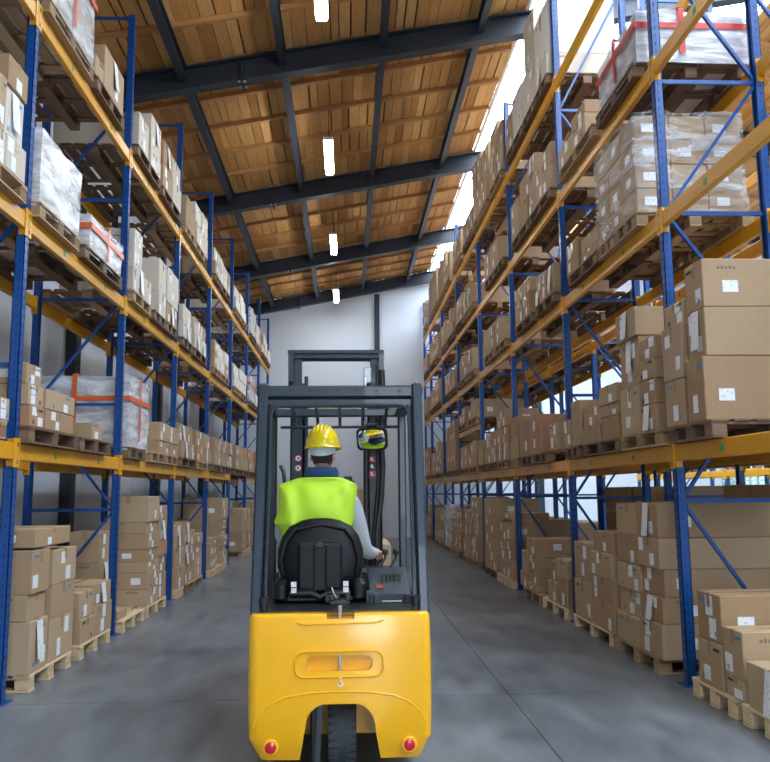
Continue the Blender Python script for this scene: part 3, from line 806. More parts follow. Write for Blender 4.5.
for (s, l, a, b_, wr, k, cols) in LOADS:
    z = LV[s][l]; f = -1 if s == 'L' else 1
    yu = YL if s == 'L' else YR
    hi = (YE-.3)
    if a > 25.6: continue
    b_ = min(b_, hi)
    xm = XF[s]+f*.55
    wood = R.choice(['wood', 'wood', 'wood_dark', 'wood_dark']) if l else R.choice(['wood_pale', 'wood_pale', 'wood'])
    if s == 'R' and l >= 2: wood = R.choice(['wood', 'wood_dark'])
    kind = 'block' if l == 0 else 'rail'
    seg = (b_-a)/k
    ps = []
    for i in range(k):
        pos, _, L = pallet(s, l, a+seg*i+.01, a+seg*(i+1)-.02, xm, z+.001, wood, kind)
        ps.append((a+seg*(i+1), pos))
    occ.setdefault((s, l), []).append((a-.05, max(b_, cols[-1][0]+cols[-1][1])+.02))
    if wr:
        y, d, hs = cols[0]
        wrapped(s, l, min(XF[s]+f*.01, XF[s]+f*1.07), max(XF[s]+f*.01, XF[s]+f*1.07), y, y+max(d, .95), z+PH, max(hs[0], .35), wr, ps[0][1])
        continue
    grp = {}
    for c_ in cols:
        m_ = c_[0]+c_[1]/2
        pos = next((p for e_, p in ps if m_ < e_), ps[-1][1]); grp.setdefault(pos, []).append(c_)
    for pos, cc in grp.items(): 
        if s == 'L' and l == 0 and abs(cc[0][0]-9.3) < .01: 
            XF['L'] = -2.75; cols_to_cartons(s, l, z+.12, cc, pos, x_in=.8); XF['L'] = -2.50
            carton('L', 0, -2.88, -2.56, 9.45, 9.9, z+PH, z+PH+.11, 'low before set-back stack, '+pos, 'card')
            carton('L', 0, -3.5, -2.90, 9.35, 10.0, z+PH, z+PH+.12, 'under set-back stack, '+pos, 'card')
            continue
        cols_to_cartons(s, l, z, cc, pos)
carton('L', 0, -3.62, -2.50, 6.80, 7.62, PH+.985, PH+1.135, 'long flat one lying over both columns, first pallet past first left upright', 'card')
# fill the remaining slots of the far bays
def free(s, l, y0, y1):
    return all(y1 <= a or y0 >= b for a, b in occ.get((s, l), []))
def rnd_cols(y0, L, hmax, mx=4):
    n = R.choice([1, 2, 2, 3]); out = []
    for i in range(n):
        h = R.uniform(.45, 1)*hmax; k = max(1, int(h/R.uniform(.18, .38))); out.append((y0+L*i/n, L/n, [h/min(k, mx)]*min(k, mx)))
    return out
for s, ys, hm in (('L', YL, {0: 1.2, 1: .8, 2: .7, 3: .75}), ('R', YR, {0: 1.3, 1: 1.0, 2: .75, 3: .85, 4: .95})):
    f = -1 if s == 'L' else 1
    for l in hm:
        for i in range(0, len(ys)-1):
            if s == 'L' and i == 5 and l <= 1: continue
            if i == 0 and not (s == 'L' and l in (1, 2, 3)): continue
            if s == 'R' and l == 4 and i <= 1: continue
            n = 2
            y = ys[i]+.12; end = ys[i+1]-.12
            while y+1.0 < end:
                if free(s, l, y, y+1.0):
                    L = 1.2 if free(s, l, y, y+1.2) and y+1.2 < end else 1.0
                    pos, _, L = pallet(s, l, y, y+L, XF[s]+f*.55, LV[s][l]+.001, R.choice(['wood', 'wood_dark']), 'block' if l == 0 else 'rail')
                    occ.setdefault((s, l), []).append((y, y+L))
                    if s == 'L' and l == 3 and i == 0: wrapped(s, l, XF[s]-1.07, XF[s]-.01, y+.02, y+L-.02, LV[s][l]+PH, .9, 2, pos)
                    elif R.random() < .16 and i > 2: wrapped(s, l, *sorted((XF[s]+f*.02, XF[s]+f*1.06)), y+.02, y+L-.02, LV[s][l]+PH, R.uniform(.7, 1)*hm[l], 1 if R.random() < .6 else 2, pos)
                    else: cols_to_cartons(s, l, LV[s][l], rnd_cols(y, L, .55 if (s, l) == ('R', 1) and 15 < y < 19.5 else hm[l]), pos)
                    y += L+.06
                else: y += .1
# back-to-back rack and the far rack
XB = {'B': 4.0, 'C': 8.65}
for s, ys, lv in (('B', Y2, [0, 1.95, 3.9, 5.3]), ('C', Y3, [0, 1.95])):
    for l, z in enumerate(lv):
        for i in range(1, len(ys)-1):
            for q in range(2):
                y = ys[i]+.15+q*1.28
                pr = {0: .9, 1: .6, 2: .8, 3: .6}[l] if s == 'B' else .5
                if R.random() > pr or (s == 'B' and l == 0 and i in (3,)) or (s == 'B' and l >= 2 and i < 3): continue
                pos, _, L = pallet(s, l, y, y+1.2, XB[s]+.55, z+.001, R.choice(['wood', 'wood_dark']), 'rail', note='%s side, %s bay' % (('near', 'far')[q], ORD[i]))
                hh = 1.45 if (l == 0 and i < 3 and s == 'B') else R.uniform(.5, .9)
                nn = R.choice([1, 2]); k = 4 if hh > 1.2 else 2
                for c_ in range(nn):
                    for kk in range(k):
                        x0 = XB[s]+.02; 
                        lay = ['bottom', 'second', 'third', 'fourth'][kk]
                        carton(s, l, x0, x0+1.02, y+.01+1.18/nn*c_, y+.01+1.18/nn*(c_+1)-.01, z+PH+hh*kk/k, z+PH+hh*(kk+1)/k-.003, '%s layer, %s side, %s bay of rack %s, %s' % (lay, ('near', 'far')[q] if nn == 1 else ('nearest', 'second', 'third', 'farthest')[q*2+c_], ORD[i], BACKW[s], LEVN[l]), 'card')
XF['R'] = 2.62
for q_ in range(2):
    pallet('R', 1, 16.35+1.4*q_, 17.5+1.4*q_, 3.17, 2.901, 'wood', 'rail')
    carton('R', 1, 2.64, 3.64, 16.37+1.4*q_, 17.0+1.4*q_, 2.9+PH, 3.4, 'near column, on short extra beams past fourth right upright, %s pallet' % ('near', 'far')[q_], 'card')
    carton('R', 1, 2.64, 3.64, 17.02+1.4*q_, 17.48+1.4*q_, 2.9+PH, 3.28, 'far column, on short extra beams past fourth right upright, %s pallet' % ('near', 'far')[q_], 'card')
CART.sort(key=lambda c: -c['size'])
print('CARTONS', len(CART))
for i, c in enumerate(CART[:300]):
    o = build_carton(c, c['s'] in 'LR' and c['y0'] < 21)
    if c['s'] in BACKN: tag(o, group='cartons in the '+BACKN[c['s']])
rest = MB()
for c in CART[300:]:
    T = Matrix.Translation(((c['x0']+c['x1'])/2, (c['y0']+c['y1'])/2, c['z0']+.001))
    W = (c['x1']-c['x0'])/2; D = (c['y1']-c['y0'])/2
    rest.box(-W, W, -D, D, 0, c['z1']-c['z0'], c['mt'], .006, T)
    if c['s'] in 'LR':
        f = 1 if c['s'] == 'L' else -1; r = random.Random(int(c['y0']*100))
        if r.random() < .7:
            yq = r.uniform(-.5, .5)*D; hq = (c['z1']-c['z0'])
            rest.box(f*W, f*(W+.002), yq-.06, yq+.06, hq*.3, hq*.7, 'paper', 0, T)
o = rest.build('cartons'); tag(o, 'small brown cartons stacked in the distant and hidden rack bays', 'cartons', None, 'stuff')
# ------------------------------------------------------------------ forklift
FX = -.035
fl = empty('forklift', (FX, 4.6, 0)); tag(fl, 'yellow counterbalance forklift seen from behind with dark overhead guard and raised mast', 'forklift')
OFF = Vector((-FX, -4.6, 0))
def fb(mb, name, parent=None, smooth=False, bev=0):
    """place a mesh given in world coordinates under the forklift"""
    mb.v = [tuple(Vector(v)+OFF) for v in mb.v]
    o = mb.build(name, parent or fl, smooth=smooth)
    if bev:
        bm = bmesh.new(); bm.from_mesh(o.data)
        es = [e for e in bm.edges if len(e.link_faces) == 2 and e.calc_face_angle(0) > .5]
        bmesh.ops.bevel(bm, geom=es, offset=bev, segments=3, affect='EDGES', clamp_overlap=True, profile=.6)
        bm.to_mesh(o.data); bm.free(); shade(o, .5)
    return o
def bake(o):
    dg = bpy.context.evaluated_depsgraph_get(); dg.update()
    me = bpy.data.meshes.new_from_object(o.evaluated_get(dg)); o.modifiers.clear(); o.data = me
def cut(o, mb, name='tmp'):
    mb.v = [tuple(Vector(v)+OFF) for v in mb.v]
    c = mb.build(name, fl)
    m_ = o.modifiers.new('b', 'BOOLEAN'); m_.operation = 'DIFFERENCE'; m_.object = c; m_.solver = 'EXACT'
    bpy.context.view_layer.update(); bake(o); bpy.data.objects.remove(c, do_unlink=True)
# counterweight: rounded plan swept in height, narrower at the foot
b = MB(); nseg = 8; zs = [.12, .16, .23, .45, .70, .85, .874, .885]; ins = [.06, .04, .006, 0, 0, .001, .006, .018]
rings = []
for z, i_ in zip(zs, ins):
    w_ = .502-i_; y0 = 4.6+i_*.7; rr = .06; pts = []
    y0b = y0+.02*max(0, (z-.5))/.4
    for q in range(nseg+1):
        t = -pi/2-pi/2*q/nseg; pts.append((FX-w_+rr+rr*cos(t), y0b+rr+rr*sin(t), z))
    pts2 = [(2*FX-p[0], p[1], p[2]) for p in pts]
    ring = list(reversed(pts2)) 
    ring = ring+[] 
    mid = [(FX+(w_-rr)*u, y0b-.012*(1-u*u), z) for u in (.66, .33, 0, -.33, -.66)]
    ring = ring+mid+pts
    ring = ring+[(FX-w_, 5.18, z), (FX+w_, 5.18, z)]
    rings.append(ring)
n_ = len(rings[0])
vs = [p for r_ in rings for p in r_]; fs = []
for i in range(len(rings)-1):
    for k in range(n_): fs.append((i*n_+k, i*n_+(k+1) % n_, (i+1)*n_+(k+1) % n_, (i+1)*n_+k))
fs += [tuple(range(n_)), tuple((len(rings)-1)*n_+k for k in range(n_))]
b.add(vs, fs, 'fl_yellow'); cw = fb(b, 'counterweight')
def arch(w_, top, r_, z0=.0, n=8, foot=0):
    pts = [(FX-w_-foot, z0)]
    for q in range(n+1):
        t = pi-pi/2*q/n; pts.append((FX-w_+r_+r_*cos(t)*1.0, top-r_*1.2+r_*1.2*sin(t)))
    for q in range(n+1):
        t = pi/2-pi/2*q/n; pts.append((FX+w_-r_+r_*cos(t), top-r_*1.2+r_*1.2*sin(t)))
    pts.append((FX+w_+foot, z0)); return pts
c = MB(); c.prism(arch(.190, .415, .11, 0, foot=.05), 'y', 4.4, 5.10, 'fl_black'); cut(cw, c)
def rrect(x0, x1, z0, z1, r_, n=6):
    out = []
    for (cx, cz, a0) in ((x1-r_, z1-r_, 0), (x0+r_, z1-r_, pi/2), (x0+r_, z0+r_, pi), (x1-r_, z0+r_, 3*pi/2)):
        for q in range(n+1): t = a0+pi/2*q/n; out.append((cx+r_*cos(t), cz+r_*sin(t)))
    return out
# moulded handle pocket and notch in the top edge
c = MB(); c.prism(rrect(FX-.185, FX+.175, .585, .668, .035), 'y', 4.5, 4.635, 'fl_yellow'); cut(cw, c)
c = MB(); c.box(FX-.075, FX+.078, 4.5, 4.75, .858, .95, 'fl_yellow'); cut(cw, c)
shade(cw, .45)
def bead(pts, r_, mt, name, parent, closed=False, y=None):
    b = MB()
    if closed: pts = pts+[pts[0]]
    b.tube([(p[0], (y(p[0]) if callable(y) else y), p[1]) for p in pts], r_, mt, 8); return fb(b, name, parent, True)
ysurf = lambda x: 4.592+.012*((x-FX)/.42)**2
bead(rrect(FX-.245, FX+.235, .555, .690, .05), .006, 'fl_yellow', 'pocket_rim', cw, True, lambda x: 4.590+.012*((x-FX)/.42)**2)
arc = [(FX-.47, .30), (FX-.44, .36), (FX-.38, .415), (FX-.29, .455), (FX-.15, .475), (FX, .48), (FX+.15, .475), (FX+.29, .455), (FX+.38, .415), (FX+.44, .36), (FX+.47, .30)]
bead(arc, .005, 'fl_yellow', 'fender_line', cw, False, lambda x: 4.590+.012*((x-FX)/.42)**4)
bead([(FX-.235, .845), (FX-.20, .832), (FX+.2, .836), (FX+.24, .85)], .005, 'fl_yellow', 'seam_line', cw, False, lambda x: 4.604)
b = MB(); b.cyl((FX, 4.602, .595), (FX, 4.602, .672), .011, 'chrome', 12); fb(b, 'towing_pin', cw, True)
b = MB(); b.cyl((FX+.0, 4.63, .85), (FX, 4.63, .93), .011, 'chrome', 12); b.box(FX-.055, FX+.055, 4.62, 4.66, .93, .955, 'fl_black', .006); b.box(FX-.055, FX-.03, 4.62, 4.66, .955, .985, 'fl_black', .004); b.box(FX+.03, FX+.055, 4.62, 4.66, .955, .985, 'fl_black', .004); fb(b, 'towing_handle')
# small white hook symbol
hk = [(.002, .548), (.000, .535), (.012, .527), (.014, .514), (.002, .506), (-.010, .510), (-.012, .518)]
b = MB(); b.tube([(FX+p, 4.586, z) for p, z in hk], .0032, 'white', 6); b.cyl((FX+.002, 4.588, .551), (FX+.002, 4.5855, .551), .006, 'white', 10); fb(b, 'hook_symbol', cw)
for s_, nm in ((-1, 0), (1, 0)):
    xx = FX+s_*.372; yy = 4.613; zz = .198
    b = MB(); b.tube([(xx, yy+.02, zz), (xx, yy-.022, zz), (xx, yy-.026, zz)], [.043, .043, .038], 'fl_yellow', 24); tl = fb(b, 'tail_light', None, True); tl['label'] = 'round red tail light in a yellow bezel'
    b = MB(); b.tube([(xx, yy-.022, zz), (xx, yy-.030, zz), (xx, yy-.034, zz)], [.031, .030, .018], 'lens', 24); fb(b, 'lens', tl, True)
# rear wheel with tread blocks
b = MB(); wx, wy, wr = FX+.010, 4.86, .205
prof = [(-.078, wr-.03), (-.072, wr-.01), (-.05, wr), (.05, wr), (.072, wr-.01), (.078, wr-.03), (.078, .09), (-.078, .09)]
nn = 48; vs = []; fs = []
for k in range(nn):
    t = 2*pi*k/nn
    for (px_, r_) in prof: vs.append((wx+px_, wy+r_*cos(t), wr+.002+r_*sin(t)))
m_ = len(prof)
for k in range(nn):
    for j in range(m_): fs.append((k*m_+j, k*m_+(j+1) % m_, ((k+1) % nn)*m_+(j+1) % m_, ((k+1) % nn)*m_+j))
b.add(vs, fs, 'rubber')
for k in range(30):
    t = 2*pi*k/30
    for sx in (-1, 1):
        a = t+(.5*2*pi/30 if sx > 0 else 0); T = Matrix.Translation((wx, wy, wr+.002)) @ Matrix.Rotation(a, 4, 'X')
        b.box(sx*.02 if sx > 0 else -.076, .076 if sx > 0 else -.02, -.014, .014, wr-.012, wr+.0045, 'rubber', .003, T)
b.v = [v if v[2] > .001 else (v[0], v[1], .001) for v in b.v]
wh_ = fb(b, 'rear_tyre', None, False)
b = MB(); b.cyl((wx-.08, wy, wr), (wx+.08, wy, wr), .088, 'fl_grey', 24); fb(b, 'wheel_hub', wh_, True)
b = MB(); b.box(FX-.17, FX-.115, 4.80, 4.93, .06, .50, 'fl_black', .01); b.bar((FX-.13, 4.74, .06), (FX-.11, 4.76, .42), .03, .03, 'fl_grey'); b.box(FX-.17, FX+.13, 4.83, 4.91, .415, .46, 'fl_black', .01); fb(b, 'steering_fork')
# chassis
b = MB(); b.box(FX-.47, FX+.47, 5.181, 6.25, .13, .62, 'fl_yellow', .02); b.box(FX-.47, FX-.14, 5.181, 5.5, .62, .80, 'fl_black', .02); b.box(FX-.14, FX+.47, 5.181, 5.45, .62, .78, 'fl_black', .02)
b.box(FX-.47, FX+.47, 6.02, 6.25, .62, 1.0, 'fl_black', .03); fb(b, 'chassis')
b = MB(); b.box(FX-.45, FX+.45, 4.68, 5.2, .884, .892, 'fl_black', .004); fb(b, 'rear_deck')
for s_ in (-1, 1):
    b = MB(); vs = []; fs = []; X0 = FX+s_*.40
    prof = [(-.075, .16), (-.065, .215), (.065, .215), (.075, .16), (.075, .10), (-.075, .10)]
    for k in range(36):
        t = 2*pi*k/36
        for (px_, r_) in prof: vs.append((X0+px_, 6.05+r_*cos(t), .217+r_*sin(t)))
    for k in range(36):
        for j in range(6): fs.append((k*6+j, k*6+(j+1) % 6, ((k+1) % 36)*6+(j+1) % 6, ((k+1) % 36)*6+j))
    b.add(vs, fs, 'rubber'); b.cyl((X0-.07, 6.05, .217), (X0+.07, 6.05, .217), .098, 'fl_grey', 20); fb(b, 'front_wheel', None, True)
    b = MB(); b.prism([(5.76, .30), (5.80, .44), (5.92, .50), (6.18, .50), (6.30, .44), (6.34, .30), (6.30, .30), (6.26, .40), (6.16, .455), (5.94, .455), (5.84, .40), (5.80, .30)], 'x', X0-.09, X0+.09, 'fl_yellow'); fb(b, 'fender', None)
# overhead guard
xl, xr = FX-.500, FX+.497
G = 'fl_grey'
for s_ in (-1, 1):
    X0 = FX+s_*.472
    b = MB(); b.bar((X0-s_*.002, 4.72, .86), (X0-s_*.008, 4.94, 2.20), .062, .085, G, up=(0, 1, 0), bev=.012)
    o = fb(b, 'guard_rear_leg')
    b = MB(); b.bar((X0-s_*.047, 4.725, .88), (X0-s_*.052, 4.93, 2.07), .026, .05, 'fl_black' if s_ < 0 else 'fl_grey', up=(0, 1, 0), bev=.006)
    b.tube([(X0-s_*.055, 4.69, .90), (X0-s_*.058, 4.90, 2.02), (X0-s_*.075, 4.91, 2.055), (X0-s_*.11, 4.915, 2.068), (FX, 4.92, 2.07)], .010, 'fl_grey', 10); fb(b, 'inner_rail', o, True)
    b = MB(); b.box(-.062+s_*.448, -.062+s_*.505, 6.02, 6.10, .60, 2.13, 'fl_black' if s_ < 0 else G, .012); fb(b, 'guard_front_leg')
    b = MB(); b.bar((FX+s_*.472, 4.93, 2.165), (-.062+s_*.474, 6.12, 2.13), .065, .07, G, bev=.012); fb(b, 'guard_side_rail')
b = MB(); b.box(xl-.002, xr+.002, 4.905, 4.975, 2.115, 2.19, G, .012); o = fb(b, 'guard_rear_beam')
for u in (-.30, -.18, -.14, -.02, .10, .22, .36): 
    b = MB(); b.cyl((FX+u, 4.902, 2.155), (FX+u, 4.908, 2.155), .010, 'fl_black', 12); fb(b, 'bolt_hole', o)
b = MB(); b.box(xl+.04, xr-.04, 4.93, 5.0, 2.060, 2.117, G, .01); fb(b, 'guard_lower_beam')
b = MB(); b.box(xl+.01, xr-.06, 6.06, 6.12, 2.105, 2.165, 'fl_grey', .01); fb(b, 'guard_front_beam')
for u in (-.345, -.175, -.01, .16, .33):
    b = MB(); b.tube([(FX+u*.92, 5.0, 2.10), (FX+u*.96, 5.5, 2.12), (FX+u, 6.0, 2.11), (FX+u, 6.06, 2.08), (FX+u, 6.07, 2.03)], .012, G, 8); fb(b, 'guard_bar', None, True)
b = MB(); b.cyl((FX-.45, 6.07, 2.028), (FX+.42, 6.07, 2.028), .011, G, 8); fb(b, 'guard_cross_rod', None, True)
for s_ in (-1, 1): b = MB(); b.tube([(FX+s_*.425, 4.70, .905), (FX+s_*.425, 4.70, .94)], .022, 'fl_black', 12); b.tube([(FX+s_*.425, 4.70, .94), (FX+s_*.425, 4.70, .965), (FX+s_*.425, 4.70, .972)], [.03, .03, .015], 'fl_black', 14); fb(b, 'rubber_stop', None, True)
b = MB(); b.cyl((xr-.03, 4.93, 2.19), (xr-.03, 4.93, 2.212), .016, 'galv', 10); fb(b, 'guard_bolt', None, True)
# grab handle on the left front leg
b = MB(); b.tube([(FX-.44, 5.98, 1.74), (FX-.42, 5.96, 1.70), (FX-.405, 5.95, 1.6), (FX-.405, 5.95, 1.40), (FX-.42, 5.96, 1.32), (FX-.45, 5.98, 1.28)], .014, 'fl_black', 8); fb(b, 'grab_handle', None, True)
# mast
MY = 6.38
for s_ in (-1, 1):
    xo = -.38 if s_ < 0 else .225
    b = MB()
    for (xa, xb, ya, yb) in ((-.055, .055, 0, .012), (-.055, -.040, 0, .12), (.040, .055, 0, .12)): b.box(xo+xa, xo+xb, MY+ya, MY+yb, .10, 2.40, 'fl_black' if s_ > 0 else 'fl_grey', .002)
    fb(b, 'outer_mast_channel')
    b = MB(); b.box(xo-.030, xo+.030, MY+.03, MY+.10, .16, 2.62, 'fl_grey', .004); fb(b, 'inner_mast_channel')
b = MB(); b.tube([(.155, MY-.03, .3), (.155, MY-.03, 2.0)], .022, 'fl_black', 12); b.tube([(.155, MY-.03, 2.0), (.155, MY-.03, 2.45)], .012, 'chrome', 12); b.box(.14, .20, MY-.04, MY+.0, 2.40, 2.52, 'galv', .005); fb(b, 'lift_cylinder', None, True)
b = MB(); b.tube([(-.31, MY-.02, .3), (-.31, MY-.02, 2.45)], .015, 'fl_grey', 12); fb(b, 'lift_cylinder', None, True)
b = MB(); b.tube([(.285, MY-.03, 2.50), (.295, MY-.04, 2.2), (.27, MY-.04, 2.0), (.285, MY-.05, 1.75), (.27, MY-.05, 1.5), (.235, MY-.05, 1.25), (.23, MY-.05, .9)], .022, 'fl_black', 10)
b.tube([(.25, MY-.02, 2.55), (.25, MY-.03, 1.6), (.21, MY-.04, 1.2), (.2, MY-.04, .9)], .013, 'fl_black', 10); fb(b, 'hydraulic_hose', None, True)
b = MB(); b.box(-.455, .30, MY+.02, MY+.10, 2.585, 2.665, G, .02); o = fb(b, 'mast_crosshead')
b = MB(); b.box(-.46, .305, MY+.0, MY+.02, 2.635, 2.668, 'fl_grey', .006)
for xa, xb in ((-.455, -.415), (.262, .302)): b.prism([(MY+.0, 2.64), (MY+.12, 2.64), (MY+.12, 2.36), (MY+.06, 2.34), (MY+.02, 2.42)], 'x', xa, xb, G)
fb(b, 'end_plate', o)
b = MB(); b.box(-.43, .28, MY+.02, MY+.08, .35, .43, G, .005); b.box(-.43, .28, MY+.1, MY+.14, 1.02, 1.08, 'fl_black', .005); fb(b, 'mast_crossbar')
for xo in (-.36, .20):       # forks and carriage
    b = MB(); b.box(xo-.05, xo+.05, MY+.19, MY+.23, .08, .75, 'fl_black', .006); b.box(xo-.05, xo+.05, MY+.23, MY+1.25, .08, .115, 'fl_black', .006); fb(b, 'fork')
b = MB(); b.box(-.46, .30, MY+.145, MY+.185, .30, .38, 'fl_black', .006); b.box(-.46, .30, MY+.145, MY+.185, .62, .70, 'fl_black', .006); fb(b, 'carriage')
# warning stickers on the mast
def sticker(x, z, w_, h_, cols, y=MY-.0025, name='warning_sticker', round_=False):
    b = MB()
    if round_:
        b.cyl((x, y, z), (x, y+.0015, z), w_/2, cols[0], 20); b.cyl((x, y-.001, z), (x, y, z), w_*.36, cols[1], 20); b.box(x-w_*.12, x+w_*.12, y-.002, y-.001, z-h_*.2, z+h_*.2, 'ink')
    else:
        b.box(x-w_/2, x+w_/2, y, y+.0015, z-h_/2, z+h_/2, cols[0]); b.box(x-w_*.3, x+w_*.1, y-.001, y, z-h_*.25, z+h_*.3, cols[1]); b.box(x-w_*.1, x+w_*.28, y-.001, y, z-h_*.32, z-h_*.1, cols[1])
    fb(b, name)
sticker(-.372, 1.81, .056, .05, ('red', 'white'), round_=True); sticker(-.372, 1.735, .056, .05, ('red', 'white'), round_=True)
sticker(.205, 1.800, .045, .045, ('red', 'white')); sticker(.205, 1.745, .045, .045, ('ink', 'white')); sticker(.205, 1.685, .050, .05, ('red', 'white'))
# mirror
b = MB(); mc = Vector((.188, 5.93, 1.928)); nrm = Vector((-.310, -.94, -.205)).normalized(); xx_ = nrm.cross(Vector((0, 0, 1))).normalized()*-1; zz_ = nrm.cross(xx_)*1
if zz_.z < 0: zz_ = -zz_
T = Matrix((xx_, -nrm, zz_)).transposed().to_4x4(); T.translation = mc
sh_ = rrect(-.115, .115, -.082, .082, .035, 6)
def prismT(mb, poly, a, b_, mt, T): 
    n = len(poly); vs = [T @ Vector((p[0], a, p[1])) for p in poly]+[T @ Vector((p[0], b_, p[1])) for p in poly]
    mb.add(vs, [tuple(range(n)), tuple(range(2*n-1, n-1, -1))]+[(i, i+n, (i+1) % n+n, (i+1) % n) for i in range(n)], mt)
prismT(b, sh_, -.004, .02, 'fl_black', T); b.cyl(mc+Vector((0, .03, .06)), (.188, 5.97, 2.035), .02, 'fl_black'); b.box(.145, .23, 5.94, 6.0, 2.02, 2.05, 'fl_black', .008); b.bar((.188, 5.97, 2.03), (.188, 6.07, 2.028), .02, .015, 'fl_black')
mf = fb(b, 'mirror_housing', None, True)
b = MB(); n = 10     # slightly convex glass
vs = []; fs = []
for i in range(n+1):
    for j in range(n+1):
        u, v = -1+2*i/n, -1+2*j/n; k_ = 1-.09*u*u*v*v*1.6
        vs.append(T @ Vector((u*.102*k_, -.006-.004*(1-(u*u+v*v)/2), v*.070*k_)))
for i in range(n):
    for j in range(n): a = i*(n+1)+j; fs.append((a, a+1, a+n+2, a+n+1))
b.add(vs, fs, 'mirror'); fb(b, 'mirror_glass', mf, True)
# seat
sx = -.158
def loft(b, rings, mt, cap=True, n=28, e=2.6):
    """rings: (cx, cy, cz, rx, ry) superellipse in xy or given axes"""
    vs = []; fs = []
    for (cx, cy, cz, rx, ry) in rings:
        for k in range(n):
            t = 2*pi*k/n; c_, s_ = cos(t), sin(t)
            vs.append((cx+rx*math.copysign(abs(c_)**(2/e), c_), cy+ry*math.copysign(abs(s_)**(2/e), s_), cz))
    for i in range(len(rings)-1):
        for k in range(n): fs.append((i*n+k, i*n+(k+1) % n, (i+1)*n+(k+1) % n, (i+1)*n+k))
    if cap: fs += [tuple(range(n-1, -1, -1)), tuple((len(rings)-1)*n+k for k in range(n))]
    return b.add(vs, fs, mt)
b = MB(); loft(b, [(sx, 5.10, .955, .12, .03), (sx, 5.095, .975, .205, .045), (sx, 5.095, 1.02, .235, .055), (sx, 5.09, 1.10, .262, .06), (sx, 5.10, 1.20, .262, .06), (sx, 5.11, 1.28, .235, .058), (sx, 5.12, 1.34, .19, .05), (sx, 5.125, 1.375, .12, .042), (sx, 5.13, 1.388, .05, .03)], 'vinyl', e=2.4)
sb = fb(b, 'seat_back', None, True)
b = MB(); b.tube([(sx-.22, 5.05, 1.06), (sx-.235, 5.04, 1.15), (sx-.205, 5.05, 1.26), (sx-.15, 5.065, 1.325), (sx, 5.075, 1.352), (sx+.15, 5.065, 1.325), (sx+.205, 5.05, 1.26), (sx+.235, 5.04, 1.15), (sx+.22, 5.05, 1.06)], .012, 'vinyl', 10); fb(b, 'piping', sb, True)
b = MB(); b.box(sx-.135, sx+.135, 5.005, 5.06, .955, 1.245, 'vinyl', .012); b.box(sx-.125, sx-.032, 4.99, 5.01, .975, 1.235, 'vinyl', .008); b.box(sx+.032, sx+.125, 4.99, 5.01, .975, 1.235, 'vinyl', .008); b.box(sx-.025, sx+.025, 4.985, 5.01, 1.215, 1.252, 'fl_black', .006); fb(b, 'back_panel', sb)
b = MB(); loft(b, [(sx, 5.36, .90, .25, .24), (sx, 5.35, .93, .268, .26), (sx, 5.36, .97, .262, .25), (sx, 5.38, 1.0, .22, .2)], 'vinyl', e=3.5); sc_ = fb(b, 'seat_cushion', None, True)
for s_ in (-1, 1):
    b = MB(); loft(b, [(sx+s_*.225, 5.13, .885, .045, .10), (sx+s_*.235, 5.12, .92, .055, .125), (sx+s_*.235, 5.12, 1.0, .052, .12), (sx+s_*.23, 5.13, 1.03, .035, .09)], 'vinyl', e=3); fb(b, 'side_bolster', None, True)
    b = MB(); b.box(sx+s_*.155-.016, sx+s_*.155+.016, 4.985, 4.988, .955, 1.02, 'white', .0); b.box(sx+s_*.155-.016, sx+s_*.155+.016, 4.984, 4.985, .985, .99, 'ink', 0); fb(b, 'seat_tag', sb)
b = MB(); b.box(sx-.2, sx+.2, 5.0, 5.5, .90, .93, 'fl_black', .01); b.tube([(sx-.18, 5.01, .945), (sx-.05, 5.0, .95), (sx, 5.0, .925), (sx+.05, 5.0, .95), (sx+.18, 5.01, .945)], .022, 'fl_black', 10); b.box(sx+.03, sx+.12, 4.93, 5.0, .90, .945, 'fl_black', .006); b.tube([(sx+.07, 4.95, .99), (sx+.085, 4.93, .955), (sx+.10, 4.92, .93)], .004, 'galv', 6); fb(b, 'seat_base', None, True)
# console with levers
b = MB(); b.prism([(4.98, .86), (4.98, .945), (5.02, .965), (5.36, 1.065), (5.44, 1.05), (5.46, .80), (5.2, .80)], 'x', .135, .385, 'plastic'); cs = fb(b, 'console', None, False, .012)
b = MB(); b.box(.16, .20, 4.965, 4.99, .885, .945, 'plastic', .006); b.box(.345, .385, 4.965, 4.99, .885, .945, 'plastic', .006); b.box(.16, .385, 4.955, 4.99, .87, .89, 'plastic', .006); b.box(.21, .33, 4.965, 4.982, .897, .905, 'galv', .002); b.box(.115, .15, 4.99, 5.2, .885, .96, 'plastic', .008); b.box(.385, .41, 4.99, 5.2, .885, .955, 'plastic', .008); fb(b, 'console_tray', cs)
b = MB()
for q in range(5): b.box(.225+.024*q, .24+.024*q, 5.14, 5.26, 1.0, 1.034, 'fl_black', 0, Matrix.Identity(4))
fb(b, 'vent', cs)
b = MB(); b.box(.175, .225, 5.03, 5.09, .965, .993, 'plastic', .004); fb(b, 'switch_block', cs)
b = MB(); b.box(.178, .222, 5.026, 5.0295, .974, .984, 'film_tape'); b.box(.178, .222, 5.026, 5.0295, .984, .993, 'red'); fb(b, 'warning_sticker', cs)
for (lx, ly, kz) in ((.255, 5.44, 1.165), (.325, 5.44, 1.165)):
    b = MB(); b.tube([(lx-.04, ly-.06, 1.06), (lx-.02, ly-.02, 1.09), (lx, ly, 1.115), (lx, ly, 1.15)], [.009, .009, .008, .008], 'fl_black', 8); lv_ = fb(b, 'control_lever', None, True)
    b = MB(); b.tube([(lx, ly, 1.135), (lx, ly, 1.145), (lx, ly, 1.165), (lx, ly, 1.175)], [.010, .020, .020, .010], 'fl_black', 12); fb(b, 'lever_knob', lv_, True)
